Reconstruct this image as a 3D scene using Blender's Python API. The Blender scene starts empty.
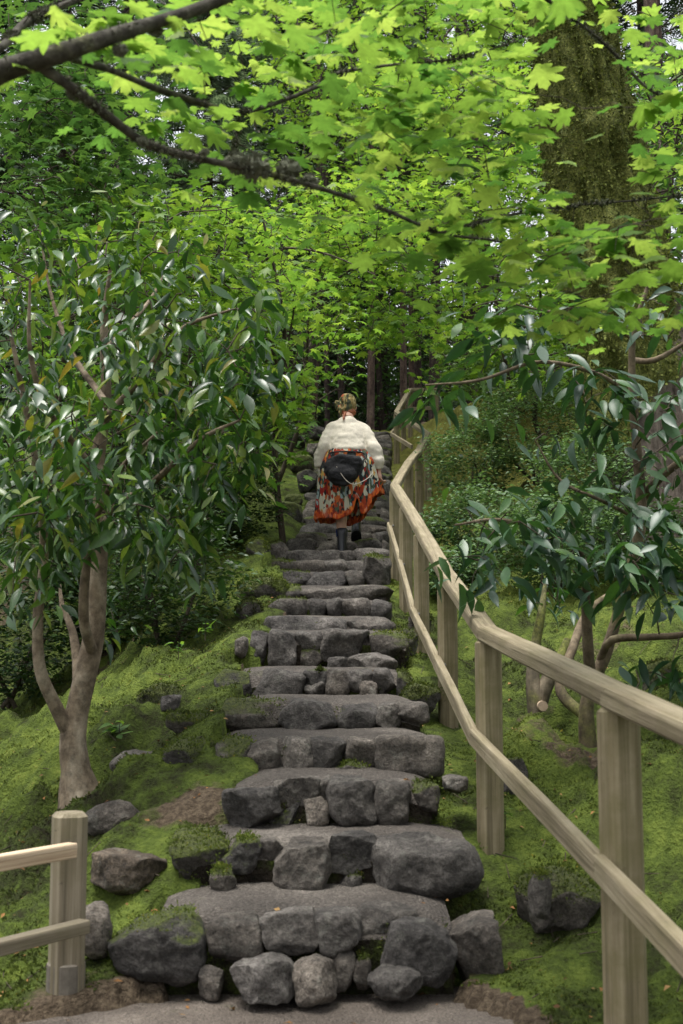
import bpy, bmesh, math, random
import numpy as np
from mathutils import Vector, Matrix

# ------------------------------------------------------------------ camera, sky, sun, exposure
SC = bpy.context.scene
R = math.radians
F, CX, CY = 1280.0, 341.5, 512.0
TILT = math.atan(153.0 / F)
CAMZ = 1.0
cam_d = bpy.data.cameras.new('camera')
cam_d.sensor_fit = 'VERTICAL'; cam_d.sensor_height = 36.0; cam_d.sensor_width = 24.0
cam_d.lens = F * 36.0 / 1024.0
cam_d.clip_start = 0.05; cam_d.clip_end = 2000
cam_d.dof.use_dof = True; cam_d.dof.focus_distance = 9.5; cam_d.dof.aperture_fstop = 6.3
cam = bpy.data.objects.new('camera', cam_d)
SC.collection.objects.link(cam)
cam.location = (0, 0, CAMZ); cam.rotation_euler = (R(90) + TILT, 0, 0)
SC.camera = cam

SUN_EL, SUN_AZ = R(78), R(-120)          # azimuth from +Y (away from the camera), negative = to the left
w = bpy.data.worlds.new('World'); SC.world = w; w.use_nodes = True
nt = w.node_tree; nt.nodes.clear()
o_ = nt.nodes.new('ShaderNodeOutputWorld'); b_ = nt.nodes.new('ShaderNodeBackground')
s_ = nt.nodes.new('ShaderNodeTexSky'); s_.sky_type = 'NISHITA'; s_.sun_disc = False
s_.sun_elevation = SUN_EL; s_.sun_rotation = SUN_AZ
s_.air_density = 1.2; s_.dust_density = 4.0; s_.ozone_density = 0.6
b_.inputs['Strength'].default_value = 0.105
h_ = nt.nodes.new('ShaderNodeHueSaturation'); h_.inputs['Saturation'].default_value = 0.22      # overcast sky: nearly grey
nt.links.new(s_.outputs[0], h_.inputs['Color']); nt.links.new(h_.outputs[0], b_.inputs[0]); nt.links.new(b_.outputs[0], o_.inputs[0])
sun_d = bpy.data.lights.new('sun', 'SUN'); sun_d.energy = 1.5; sun_d.angle = R(24); sun_d.color = (1.0, 0.97, 0.92)
sun = bpy.data.objects.new('sun', sun_d); SC.collection.objects.link(sun)
sd = Vector((math.sin(SUN_AZ) * math.cos(SUN_EL), math.cos(SUN_AZ) * math.cos(SUN_EL), math.sin(SUN_EL)))
sun.rotation_euler = sd.to_track_quat('Z', 'Y').to_euler()
SC.view_settings.view_transform = 'Standard'; SC.view_settings.look = 'None'
SC.view_settings.exposure = 1.68; SC.view_settings.gamma = 1.0; SC.view_settings.use_curve_mapping = False
SC.cycles.use_denoising = True
SC.cycles.max_bounces = 8; SC.cycles.diffuse_bounces = 4; SC.cycles.glossy_bounces = 3
SC.cycles.transmission_bounces = 6; SC.cycles.transparent_max_bounces = 8
SC.cycles.sample_clamp_indirect = 6.0

rng = np.random.default_rng(11)
random.seed(11)

# ------------------------------------------------------------------ helpers: projection, noise, meshes
def at(px, py, Y):
    """the point seen at pixel (px, py) at distance Y along the ground, Y measured from the camera"""
    a = (px - CX) / F; b = (CY - py) / F
    dy = math.cos(TILT) - b * math.sin(TILT); dz = math.sin(TILT) + b * math.cos(TILT)
    s = Y / dy
    return np.array([a * s, Y, CAMZ + dz * s])

def to_px(p):
    p = np.asarray(p, float); z = p[..., 2] - CAMZ; y = p[..., 1]
    d = y * math.cos(TILT) + z * math.sin(TILT); u = -y * math.sin(TILT) + z * math.cos(TILT)
    return CX + F * p[..., 0] / d, CY - F * u / d

def _hash(ix, iy, iz, seed):
    h = (ix * 374761393 + iy * 668265263 + iz * 2147483647 + seed * 1274126177) & 0xFFFFFFFF
    h = ((h ^ (h >> 13)) * 1274126177) & 0xFFFFFFFF
    h = ((h ^ (h >> 16)) * 2246822519) & 0xFFFFFFFF
    return ((h ^ (h >> 15)) & 0xFFFF) / 32767.5 - 1.0

def vnoise(P, seed=0):
    P = np.asarray(P, float); i = np.floor(P).astype(np.int64); f = P - i; f = f * f * (3 - 2 * f)
    out = 0
    for dx in (0, 1):
        for dy in (0, 1):
            for dz in (0, 1):
                wgt = (f[:, 0] if dx else 1 - f[:, 0]) * (f[:, 1] if dy else 1 - f[:, 1]) * (f[:, 2] if dz else 1 - f[:, 2])
                out = out + wgt * _hash(i[:, 0] + dx, i[:, 1] + dy, i[:, 2] + dz, seed)
    return out

def fbm(P, octaves=3, seed=0):
    P = np.asarray(P, float); a, s, t = 1.0, 0.0, 0.0
    for k in range(octaves):
        s = s + a * vnoise(P * (2.03 ** k) + 17.3 * k, seed + k); t += a; a *= 0.5
    return s / t

class Geo:
    """collects vertices and triangles / quads"""
    def __init__(self): self.v = []; self.f = {3: [], 4: []}; self.n = 0; self.attr = []
    def add(self, v, f, attr=None):
        v = np.asarray(v, float); f = np.asarray(f, np.int64)
        self.v.append(v); self.f[f.shape[1]].append(f + self.n); self.n += len(v)
        self.attr.append(np.zeros(len(v)) if attr is None else np.asarray(attr, float))
    def mesh(self, name, off=(0, 0, 0), smooth=True, attr=None):
        m = bpy.data.meshes.new(name)
        if not self.n: return m
        V = np.concatenate(self.v) - np.asarray(off)
        loops, starts, pos = [], [], 0
        for k in (3, 4):
            if self.f[k]:
                f = np.concatenate(self.f[k]); loops.append(f.ravel())
                starts.append(pos + np.arange(len(f)) * k); pos += f.size
        L = np.concatenate(loops); S = np.concatenate(starts)
        m.vertices.add(len(V)); m.vertices.foreach_set('co', V.ravel().astype(np.float32))
        m.loops.add(len(L)); m.loops.foreach_set('vertex_index', L.astype(np.int32))
        m.polygons.add(len(S)); m.polygons.foreach_set('loop_start', S.astype(np.int32))
        m.polygons.foreach_set('use_smooth', np.full(len(S), smooth, bool))
        m.update(calc_edges=True); m.validate()
        if attr:
            a = m.attributes.new(attr, 'FLOAT', 'POINT'); a.data.foreach_set('value', np.concatenate(self.attr).astype(np.float32))
        return m

def tag(o, label, cat, group=None, kind=None):
    o['label'] = label; o['category'] = cat
    if group: o['group'] = group
    if kind: o['kind'] = kind
    return o

def thing(name, label, cat, loc, group=None):
    o = bpy.data.objects.new(name, None); o.empty_display_size = 0.1
    SC.collection.objects.link(o); o.location = tuple(loc)
    return tag(o, label, cat, group)

def wloc(o):
    p = np.zeros(3)
    while o is not None: p = p + np.array(o.location); o = o.parent
    return p

def obj(name, geo, mat, parent=None, origin=None, smooth=True, attr=None):
    """one mesh object; vertices are given in world space"""
    org = np.zeros(3) if origin is None else np.asarray(origin, float)
    if parent is not None and origin is None: org = wloc(parent)
    me = geo.mesh(name, org, smooth, attr) if isinstance(geo, Geo) else geo
    if mat: me.materials.append(mat)
    o = bpy.data.objects.new(name, me); SC.collection.objects.link(o)
    if parent is not None:
        o.parent = parent; o.location = tuple(org - wloc(parent))
    else: o.location = tuple(org)
    return o

def smooth_path(pts, radii, step):
    P = np.asarray(pts, float); r = np.asarray(radii, float)
    if len(P) < 2: return P, r
    out, ro = [], []
    Q = np.vstack([2 * P[0] - P[1], P, 2 * P[-1] - P[-2]])
    for i in range(len(P) - 1):
        p0, p1, p2, p3 = Q[i], Q[i + 1], Q[i + 2], Q[i + 3]
        n = max(1, int(np.linalg.norm(p2 - p1) / step))
        for t in np.arange(n) / n:
            out.append(0.5 * ((2 * p1) + (-p0 + p2) * t + (2 * p0 - 5 * p1 + 4 * p2 - p3) * t * t + (-p0 + 3 * p1 - 3 * p2 + p3) * t ** 3))
            ro.append(r[i] * (1 - t) + r[i + 1] * t)
    out.append(P[-1]); ro.append(r[-1])
    return np.array(out), np.array(ro)

def tube(g, pts, radii, sides=8, step=0.06, rough=0.0, seed=0, cap=True, fscale=6.0, aspect=None):
    P, r = smooth_path(pts, radii, step)
    n = len(P)
    T = np.gradient(P, axis=0) if n > 1 else np.array([[0, 0, 1.0]])
    T /= np.linalg.norm(T, axis=1)[:, None] + 1e-9
    ref = np.array([0, 1.0, 0]) if abs(T[0][1]) < 0.8 else np.array([1.0, 0, 0])
    u = np.cross(T[0], ref); u /= np.linalg.norm(u)
    ang = np.arange(sides) / sides * 2 * np.pi
    V = np.zeros((n, sides, 3))
    for i in range(n):
        u = u - T[i] * np.dot(u, T[i]); u /= np.linalg.norm(u) + 1e-9
        vv = np.cross(T[i], u)
        ax = 1.0 if aspect is None else aspect
        V[i] = P[i] + r[i] * (np.cos(ang)[:, None] * u * ax + np.sin(ang)[:, None] * vv)
    if rough:
        C = np.repeat(P, sides, axis=0); W = V.reshape(-1, 3); d = W - C
        k = 1 + rough * fbm(W * fscale, 3, seed)
        V = (C + d * k[:, None]).reshape(n, sides, 3)
    i = np.arange(n - 1)[:, None]; j = np.arange(sides)[None, :]; j2 = (j + 1) % sides
    q = np.stack([i * sides + j, i * sides + j2, (i + 1) * sides + j2, (i + 1) * sides + j], -1).reshape(-1, 4)
    V = V.reshape(-1, 3)
    g.add(V, q)
    if cap:
        for e, idx in ((0, 0), (1, n - 1)):
            ring = idx * sides + np.arange(sides)
            vv = np.vstack([V[ring], V[ring].mean(0)])
            a = np.arange(sides); bb = (a + 1) % sides
            t = np.stack([a, bb, np.full(sides, sides)], -1)
            g.add(vv, t if e else t[:, ::-1])
    return P

def loft(g, rings, closed_caps=True, attr=None):
    rings = np.asarray(rings, float); n, s, _ = rings.shape
    i = np.arange(n - 1)[:, None]; j = np.arange(s)[None, :]; j2 = (j + 1) % s
    q = np.stack([i * s + j, i * s + j2, (i + 1) * s + j2, (i + 1) * s + j], -1).reshape(-1, 4)
    g.add(rings.reshape(-1, 3), q, attr)
    if closed_caps:
        for e, k in ((0, 0), (1, n - 1)):
            vv = np.vstack([rings[k], rings[k].mean(0)]); a = np.arange(s); bb = (a + 1) % s
            t = np.stack([a, bb, np.full(s, s)], -1)
            g.add(vv, t if e else t[:, ::-1])

_ICO = {}
def ico(sub):
    if sub not in _ICO:
        bm = bmesh.new(); bmesh.ops.create_icosphere(bm, subdivisions=sub, radius=1.0)
        bm.verts.ensure_lookup_table()
        _ICO[sub] = (np.array([v.co[:] for v in bm.verts]), np.array([[v.index for v in f.verts] for f in bm.faces])); bm.free()
    return _ICO[sub]

# ------------------------------------------------------------------ materials
class N:
    def __init__(self, name):
        self.m = bpy.data.materials.new(name); self.m.use_nodes = True; self.t = self.m.node_tree
        self.t.nodes.clear(); self.out = self.t.nodes.new('ShaderNodeOutputMaterial')
    def n(self, typ, **kw):
        x = self.t.nodes.new('ShaderNode' + typ)
        for k, v in kw.items(): setattr(x, k, v)
        return x
    def l(self, a, b): self.t.links.new(a, b)
    def noise(self, vec, scale, detail=4, rough=0.6):
        x = self.n('TexNoise'); x.inputs['Scale'].default_value = scale; x.inputs['Detail'].default_value = detail; x.inputs['Roughness'].default_value = rough
        if vec is not None: self.l(vec, x.inputs['Vector'])
        return x
    def ramp(self, fac, stops, interp='LINEAR'):
        x = self.n('ValToRGB'); x.color_ramp.interpolation = interp; e = x.color_ramp.elements
        while len(e) < len(stops): e.new(0.5)
        for el, (p, c) in zip(e, stops):
            el.position = p; el.color = (c, c, c, 1) if not isinstance(c, (tuple, list)) else (*c, 1)
        self.l(fac, x.inputs[0]); return x
    def mix(self, fac, a, b, blend='MIX'):
        x = self.n('Mix', data_type='RGBA', blend_type=blend)
        if isinstance(fac, float): x.inputs[0].default_value = fac
        else: self.l(fac, x.inputs[0])
        for i, v in ((6, a), (7, b)):
            if isinstance(v, tuple): x.inputs[i].default_value = (*v, 1)
            else: self.l(v, x.inputs[i])
        return x.outputs[2]
    def math(self, op, a, b=0.0, c=None):
        x = self.n('Math', operation=op)
        for i, v in enumerate((a, b) if c is None else (a, b, c)):
            if isinstance(v, (int, float)): x.inputs[i].default_value = v
            else: self.l(v, x.inputs[i])
        return x.outputs[0]
    def bsdf(self, col, rough=0.8, spec=0.3, bump=None, bstr=0.5, bdist=0.01):
        p = self.n('BsdfPrincipled')
        if isinstance(col, tuple): p.inputs['Base Color'].default_value = (*col, 1)
        else: self.l(col, p.inputs['Base Color'])
        if isinstance(rough, float): p.inputs['Roughness'].default_value = rough
        else: self.l(rough, p.inputs['Roughness'])
        p.inputs['Specular IOR Level'].default_value = spec
        if bump is not None:
            b = self.n('Bump'); b.inputs['Strength'].default_value = bstr; b.inputs['Distance'].default_value = bdist
            self.l(bump, b.inputs['Height']); self.l(b.outputs[0], p.inputs['Normal'])
        return p
    def done(self, sh):
        self.l(sh.outputs[0], self.out.inputs[0]); return self.m

MOSS_STOPS = [(0.34, (0.020, 0.018, 0.010)), (0.42, (0.034, 0.044, 0.012)), (0.50, (0.064, 0.090, 0.017)), (0.59, (0.112, 0.145, 0.027)), (0.71, (0.185, 0.185, 0.048))]
def moss_colour(M):
    g = M.n('NewGeometry').outputs['Position']
    big = M.noise(g, 0.9, 4); small = M.noise(g, 9.0, 5); fine = M.noise(g, 70.0, 4)
    f = M.math('ADD', M.math('MULTIPLY', big.outputs[0], 0.42), M.math('MULTIPLY', small.outputs[0], 0.46))
    f = M.math('ADD', f, M.math('MULTIPLY', fine.outputs[0], 0.22))
    f = M.math('SUBTRACT', f, 0.06)
    sx = M.n('SeparateXYZ'); M.l(g, sx.inputs[0])       # the far right bank is drier, yellower moss
    dry = M.n('MapRange'); M.l(sx.outputs[1], dry.inputs[0]); dry.inputs[1].default_value = 9.5; dry.inputs[2].default_value = 15
    dx = M.n('MapRange'); M.l(sx.outputs[0], dx.inputs[0]); dx.inputs[1].default_value = .4; dx.inputs[2].default_value = 1.0
    yel = M.ramp(f, [(0.3, (.045, .042, .012)), (.5, (.15, .135, .032)), (.7, (.27, .225, .075))])
    return g, M.mix(M.math('MULTIPLY', M.math('MULTIPLY', dry.outputs[0], dx.outputs[0]), .6), M.ramp(f, MOSS_STOPS).outputs[0], yel.outputs[0]), small, fine

def mat_ground():
    M = N('moss_ground'); g, c, small, fine = moss_colour(M)
    a = M.n('Attribute', attribute_name='dirt')
    d = M.math('ADD', a.outputs['Fac'], M.math('MULTIPLY', M.math('SUBTRACT', M.noise(g, 6, 5).outputs[0], 0.5), 1.3))
    dr = M.ramp(d, [(0.45, 0.0), (0.62, 1.0)])
    dirt = M.ramp(M.noise(g, 45, 6, 0.7).outputs[0], [(0.3, (0.030, 0.022, 0.014)), (0.5, (0.075, 0.056, 0.038)), (0.72, (0.16, 0.125, 0.085))])
    col = M.mix(dr.outputs[0], c, dirt.outputs[0])
    h = M.math('ADD', M.math('MULTIPLY', small.outputs[0], 0.5), fine.outputs[0])
    p = M.bsdf(col, 0.95, 0.1, h, 1.0, 0.03)
    return M.done(p)
def mat_moss_blade():
    M = N('moss_blade'); g, c, s, f = moss_colour(M)
    r = M.n('NewGeometry').outputs['Random Per Island']
    k = M.ramp(r, [(0.0, (0.72, 0.75, 0.6)), (0.6, (1.1, 1.1, 1.0)), (0.96, (1.5, 1.35, 1.2)), (1.0, (2.2, 1.4, 1.0))])
    col = M.mix(1.0, c, k.outputs[0], 'MULTIPLY')
    p = M.bsdf(col, 0.8, 0.15); t = M.n('BsdfTranslucent'); M.l(col, t.inputs[0])
    mx = M.n('MixShader'); mx.inputs[0].default_value = 0.35; M.l(p.outputs[0], mx.inputs[1]); M.l(t.outputs[0], mx.inputs[2])
    return M.done(mx)
def mat_gravel(name, lo, mid, hi, scale=120):
    M = N(name); g = M.n('NewGeometry').outputs['Position']
    v = M.n('TexVoronoi'); v.inputs['Scale'].default_value = scale; M.l(g, v.inputs['Vector'])
    n1 = M.noise(g, 2.2, 5); n2 = M.noise(g, scale * 1.6, 3)
    f = M.math('ADD', M.math('MULTIPLY', n1.outputs[0], 0.55), M.math('MULTIPLY', n2.outputs[0], 0.5))
    c = M.ramp(f, [(0.36, lo), (0.52, mid), (0.70, hi)])
    sp = M.ramp(v.outputs['Color'], [(0.0, 0.72), (0.8, 1.1), (1.0, 1.7)])
    col = M.mix(0.7, c.outputs[0], sp.outputs[0], 'MULTIPLY')
    mossn = M.ramp(M.noise(g, 3.4, 6, 0.7).outputs[0], [(0.60, 0.0), (0.74, 0.55)])
    col = M.mix(mossn.outputs[0], col, (0.045, 0.055, 0.015))
    h = M.math('SUBTRACT', n2.outputs[0], v.outputs['Distance'])
    return M.done(M.bsdf(col, 0.9, 0.25, h, 1.0, 0.012))
def mat_stone(name, tone, moss, tint=(1, 1, 1)):
    M = N(name); tc = M.n('TexCoord'); g = M.n('NewGeometry')
    oi = M.n('ObjectInfo').outputs['Random']
    off = M.n('VectorMath', operation='ADD'); M.l(g.outputs['Position'], off.inputs[0]); M.l(oi, off.inputs[1])
    P = off.outputs[0]
    n1 = M.noise(P, 7, 8, 0.68); n2 = M.noise(P, 55, 6, 0.75); n3 = M.noise(P, 2.3, 3)
    f = M.math('ADD', M.math('MULTIPLY', n1.outputs[0], 0.6), M.math('MULTIPLY', n2.outputs[0], 0.45))
    t = tone
    c = M.ramp(f, [(0.38, (0.016 * t, 0.0145 * t, 0.013 * t)), (0.50, (0.060 * t, 0.054 * t, 0.048 * t)), (0.60, (0.125 * t, 0.114 * t, 0.102 * t)), (0.74, (0.30 * t, 0.28 * t, 0.25 * t))])
    k = M.ramp(oi, [(0.0, (0.72, 0.72, 0.74)), (0.5, (1.0, 0.98, 0.95)), (1.0, (1.3, 1.22, 1.12))])
    col = M.mix(1.0, c.outputs[0], k.outputs[0], 'MULTIPLY')
    col = M.mix(1.0, col, tint, 'MULTIPLY')
    # pale dust and lichen where the stone faces up, moss in the sheltered patches
    up = M.n('SeparateXYZ'); M.l(g.outputs['Normal'], up.inputs[0])
    lich = M.ramp(M.noise(P, 16, 5, 0.7).outputs[0], [(0.55, 0.0), (0.70, 0.55)])
    col = M.mix(lich.outputs[0], col, (0.17 * t, 0.165 * t, 0.14 * t))
    mm = M.math('ADD', M.math('MULTIPLY', up.outputs[2], 0.35), M.math('ADD', n3.outputs[0], M.math('MULTIPLY', n2.outputs[0], 0.25)))
    mr = M.ramp(mm, [(1.06 - moss * 0.62, 0.0), (1.16 - moss * 0.62, 0.95)])
    mc = M.ramp(M.noise(g.outputs['Position'], 60, 3).outputs[0], [(0.3, (0.03, 0.042, 0.009)), (0.7, (0.10, 0.12, 0.022))])
    col = M.mix(mr.outputs[0], col, mc.outputs[0])
    pit = M.noise(P, 130, 4, .8); vo = M.n('TexVoronoi'); vo.inputs['Scale'].default_value = 34; M.l(P, vo.inputs['Vector'])
    col = M.mix(M.ramp(pit.outputs[0], [(.36, .75), (.48, 0.0)]).outputs[0], col, (.018, .017, .016))
    h = M.math('ADD', n1.outputs[0], M.math('ADD', M.math('MULTIPLY', n2.outputs[0], 0.6), M.math('MULTIPLY', vo.outputs['Distance'], .18)))
    return M.done(M.bsdf(col, 0.85, 0.3, h, 1.0, 0.04))
def mat_wood(name, c0, c1, c2, green=0.35):
    M = N(name); tc = M.n('TexCoord'); mp = M.n('Mapping'); M.l(tc.outputs['Object'], mp.inputs[0])
    mp.inputs['Scale'].default_value = (38, 38, 1.6)
    n1 = M.noise(mp.outputs[0], 1.0, 6, 0.65)
    mp2 = M.n('Mapping'); M.l(tc.outputs['Object'], mp2.inputs[0]); mp2.inputs['Scale'].default_value = (150, 150, 3)
    n2 = M.noise(mp2.outputs[0], 1.0, 3); n3 = M.noise(tc.outputs['Object'], 3.2, 5)
    f = M.math('ADD', M.math('MULTIPLY', n1.outputs[0], 0.6), M.math('MULTIPLY', n2.outputs[0], 0.3))
    f = M.math('ADD', f, M.math('MULTIPLY', n3.outputs[0], 0.15))
    c = M.ramp(f, [(0.36, c0), (0.52, c1), (0.70, c2)])
    ga = M.ramp(M.noise(tc.outputs['Object'], 4.5, 6, 0.7).outputs[0], [(0.42, 0.0), (0.68, green)])
    col = M.mix(ga.outputs[0], c.outputs[0], (c1[0] * 0.58, c1[1] * 0.66, c1[2] * 0.38))
    sp = M.ramp(M.noise(tc.outputs['Object'], 26, 4, 0.8).outputs[0], [(0.62, 0.0), (0.74, 0.6)])
    col = M.mix(sp.outputs[0], col, (c0[0] * 0.5, c0[1] * 0.5, c0[2] * 0.5))
    return M.done(M.bsdf(col, 0.78, 0.25, f, 0.8, 0.008))
def mat_bark(name, dark, mid, lite, moss=0.0, sx=14, sz=2.4, bd=0.02, attr=None):
    M = N(name); g = M.n('NewGeometry'); mp = M.n('Mapping'); M.l(g.outputs['Position'], mp.inputs[0]); mp.inputs['Scale'].default_value = (sx, sx, sz)
    n1 = M.noise(mp.outputs[0], 1.0, 6, 0.65); n2 = M.noise(g.outputs['Position'], 9, 5, 0.7); n3 = M.noise(g.outputs['Position'], 2.2, 4)
    f = M.math('ADD', M.math('MULTIPLY', n1.outputs[0], 0.7), M.math('MULTIPLY', n2.outputs[0], 0.3))
    c = M.ramp(f, [(0.34, dark), (0.5, mid), (0.68, lite)])
    if attr:
        a = M.n('Attribute', attribute_name=attr).outputs['Fac']
        mm = M.math('ADD', a, M.math('MULTIPLY', M.math('SUBTRACT', M.math('ADD', n3.outputs[0], n2.outputs[0]), 1.0), 1.2))
        mr = M.ramp(mm, [(0.42, 0.0), (0.58, 1.0)])
    else:
        mr = M.ramp(M.math('ADD', n3.outputs[0], M.math('MULTIPLY', n2.outputs[0], 0.3)), [(0.86 - moss * 0.4, 0.0), (1.0 - moss * 0.4, 0.85)])
    mc = M.ramp(M.noise(g.outputs['Position'], 60, 4).outputs[0], [(0.3, (0.034, 0.042, 0.010)), (0.52, (0.095, 0.108, 0.022)), (0.75, (0.20, 0.20, 0.046))])
    col = M.mix(mr.outputs[0], c.outputs[0], mc.outputs[0])
    if attr:    # soft cushions where moss grows, ridges where the bark is bare
        cush = M.math('MULTIPLY', M.noise(g.outputs['Position'], 24, 5, .7).outputs[0], .9); hm = M.n('Mix', data_type='FLOAT'); M.l(mr.outputs[0], hm.inputs[0]); M.l(f, hm.inputs[2]); M.l(cush, hm.inputs[3]); f = hm.outputs[0]
    else:
        blot = M.ramp(M.noise(g.outputs['Position'], 17, 6, .75).outputs[0], [(.36, .45), (.50, 1.0), (.66, 1.45)])
        col = M.mix(.8, col, blot.outputs[0], 'MULTIPLY')
    return M.done(M.bsdf(col, 0.9, 0.2, f, 1.0, bd))
def mat_leaf(name, stops, trans=0.45, rough=0.5, spec=0.4, tboost=(1.5, 1.45, 0.8), clump=0.5, cscale=2.0):
    M = N(name); g = M.n('NewGeometry'); r = g.outputs['Random Per Island']
    n = M.noise(g.outputs['Position'], cscale, 2)
    f = M.math('ADD', M.math('MULTIPLY', r, 1 - clump), M.math('MULTIPLY', n.outputs[0], clump))
    c = M.ramp(f, stops)
    vein = M.noise(g.outputs['Position'], 70, 2)
    vk = M.ramp(vein.outputs[0], [(0.3, 0.82), (0.7, 1.12)])
    col = M.mix(1.0, c.outputs[0], vk.outputs[0], 'MULTIPLY')
    p = M.bsdf(col, rough, spec)
    t = M.n('BsdfTranslucent'); tcol = M.mix(1.0, col, tboost, 'MULTIPLY'); M.l(tcol, t.inputs[0])
    mx = M.n('MixShader'); mx.inputs[0].default_value = trans; M.l(p.outputs[0], mx.inputs[1]); M.l(t.outputs[0], mx.inputs[2])
    return M.done(mx)
def mat_plain(name, col, rough=0.7, spec=0.3, nscale=30, nvar=0.25, bstr=0.3, bd=0.004):
    M = N(name); g = M.n('NewGeometry').outputs['Position']; n = M.noise(g, nscale, 5, 0.7)
    k = M.ramp(n.outputs[0], [(0.3, 1 - nvar), (0.7, 1 + nvar)])
    c = M.mix(1.0, col, k.outputs[0], 'MULTIPLY')
    return M.done(M.bsdf(c, rough, spec, n.outputs[0], bstr, bd))

MG = mat_ground(); MBLADE = mat_moss_blade()
MPATH = mat_gravel('path_gravel', (0.066, 0.053, 0.043), (0.125, 0.104, 0.086), (0.235, 0.20, 0.168), 100)
MTREAD = mat_gravel('tread_gravel', (0.030, 0.026, 0.022), (0.072, 0.062, 0.053), (0.155, 0.137, 0.118), 75)
MST = mat_stone('stone', 1.12, 0.0); MSTM = mat_stone('stone_mossy', 1.0, 0.42); MSTMM = mat_stone('stone_overgrown', 0.85, 0.80); MSTB = mat_stone('stone_brown', 1.5, 0.0, (1.15, .98, .78)); MSTL = mat_stone('stone_pale', 1.65, 0.06)
MWOOD = mat_wood('weathered_wood', (0.060, 0.048, 0.028), (0.165, 0.134, 0.080), (0.29, 0.245, 0.160), 0.75)
MWOODR = mat_wood('rail_wood', (0.070, 0.056, 0.034), (0.185, 0.153, 0.098), (0.31, 0.268, 0.185), 0.4)
MWOODN = mat_wood('fresh_wood', (0.27, 0.185, 0.115), (0.42, 0.32, 0.215), (0.56, 0.45, 0.33), 0.0)
MPOSTL = mat_wood('grey_post_wood', (0.085, 0.070, 0.046), (0.17, 0.142, 0.098), (0.28, 0.24, 0.175), 0.45)
MBIG = mat_bark('ridged_bark', (0.018, 0.014, 0.011), (0.092, 0.074, 0.060), (0.21, 0.178, 0.148), attr='moss', sx=15, sz=1.6, bd=0.05)
MCAM = mat_bark('camellia_bark', (0.060, 0.045, 0.030), (0.165, 0.128, 0.088), (0.30, 0.255, 0.19), 0.22, sx=11, sz=6, bd=0.02)
MTWIG = mat_bark('twig_bark', (0.020, 0.016, 0.012), (0.05, 0.04, 0.028), (0.11, 0.09, 0.065), 0.15, bd=0.004)
MMAPB = mat_bark('maple_bark', (0.018, 0.016, 0.012), (0.048, 0.043, 0.033), (0.12, 0.115, 0.092), 0.30, sx=30, sz=30, bd=0.01)
MCON = mat_bark('conifer_bark', (0.016, 0.012, 0.010), (0.042, 0.031, 0.025), (0.09, 0.070, 0.057), 0.0, bd=0.03)
MCONR = mat_bark('red_conifer_bark', (0.026, 0.017, 0.013), (0.078, 0.053, 0.041), (0.15, 0.112, 0.09), 0.0, bd=0.03)

def mat_soil():
    M = N('riser_soil'); g, c, small, fine = moss_colour(M)
    d = M.ramp(M.noise(g, 14, 5, .7).outputs[0], [(.3, (.012, .010, .008)), (.7, (.045, .036, .026))])
    k = M.ramp(M.noise(g, 4.5, 5, .7).outputs[0], [(.46, 0.0), (.60, .8)])
    return M.done(M.bsdf(M.mix(k.outputs[0], d.outputs[0], c), .95, .1, M.math('ADD', small.outputs[0], fine.outputs[0]), 1.0, .03))
MSOIL = mat_soil()
# ------------------------------------------------------------------ stairs: the numbers everything hangs on
# step: (pixel row of the lip, distance of the riser, left and right pixel column)
STEP = [(909, 4.00, 110, 500), (836, 4.42, 172, 478), (779, 4.76, 226, 438), (737, 5.20, 206, 441), (701, 5.72, 222, 425),
        (671, 6.30, 216, 418), (631, 7.00, 251, 410), (616, 7.72, 265, 393), (598, 8.45, 265, 391), (584.5, 9.2, 270, 389),
        (570, 9.95, 260, 391), (559, 10.65, 268, 390), (549.5, 11.35, 279, 391), (539.5, 12.35, 286, 391), (531.5, 13.0, 296, 391),
        (523, 13.6, 300, 392), (515, 14.2, 302, 392), (507, 14.8, 304, 392), (499, 15.4, 305, 392), (491.5, 16.0, 306, 392),
        (484.5, 16.6, 307, 392), (478, 17.2, 308, 392), (472, 17.8, 309, 391), (466, 18.4, 310, 391), (460.5, 19.0, 312, 391), (455.5, 19.6, 314, 391),
        (450.5, 20.2, 316, 391), (446, 20.8, 318, 391), (441.5, 21.4, 320, 391), (437.5, 22.0, 323, 391), (433.5, 22.6, 326, 391), (430, 23.2, 330, 391)]
NS = len(STEP)
SY = np.array([s[1] for s in STEP]); SZ = np.array([at(341, s[0], s[1] + (.11 if s[0] > 665 else .0))[2] for s in STEP])
SXL = np.array([at(s[2], s[0], s[1])[0] for s in STEP]); SXR = np.array([at(s[3], s[0], s[1])[0] for s in STEP])

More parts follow.
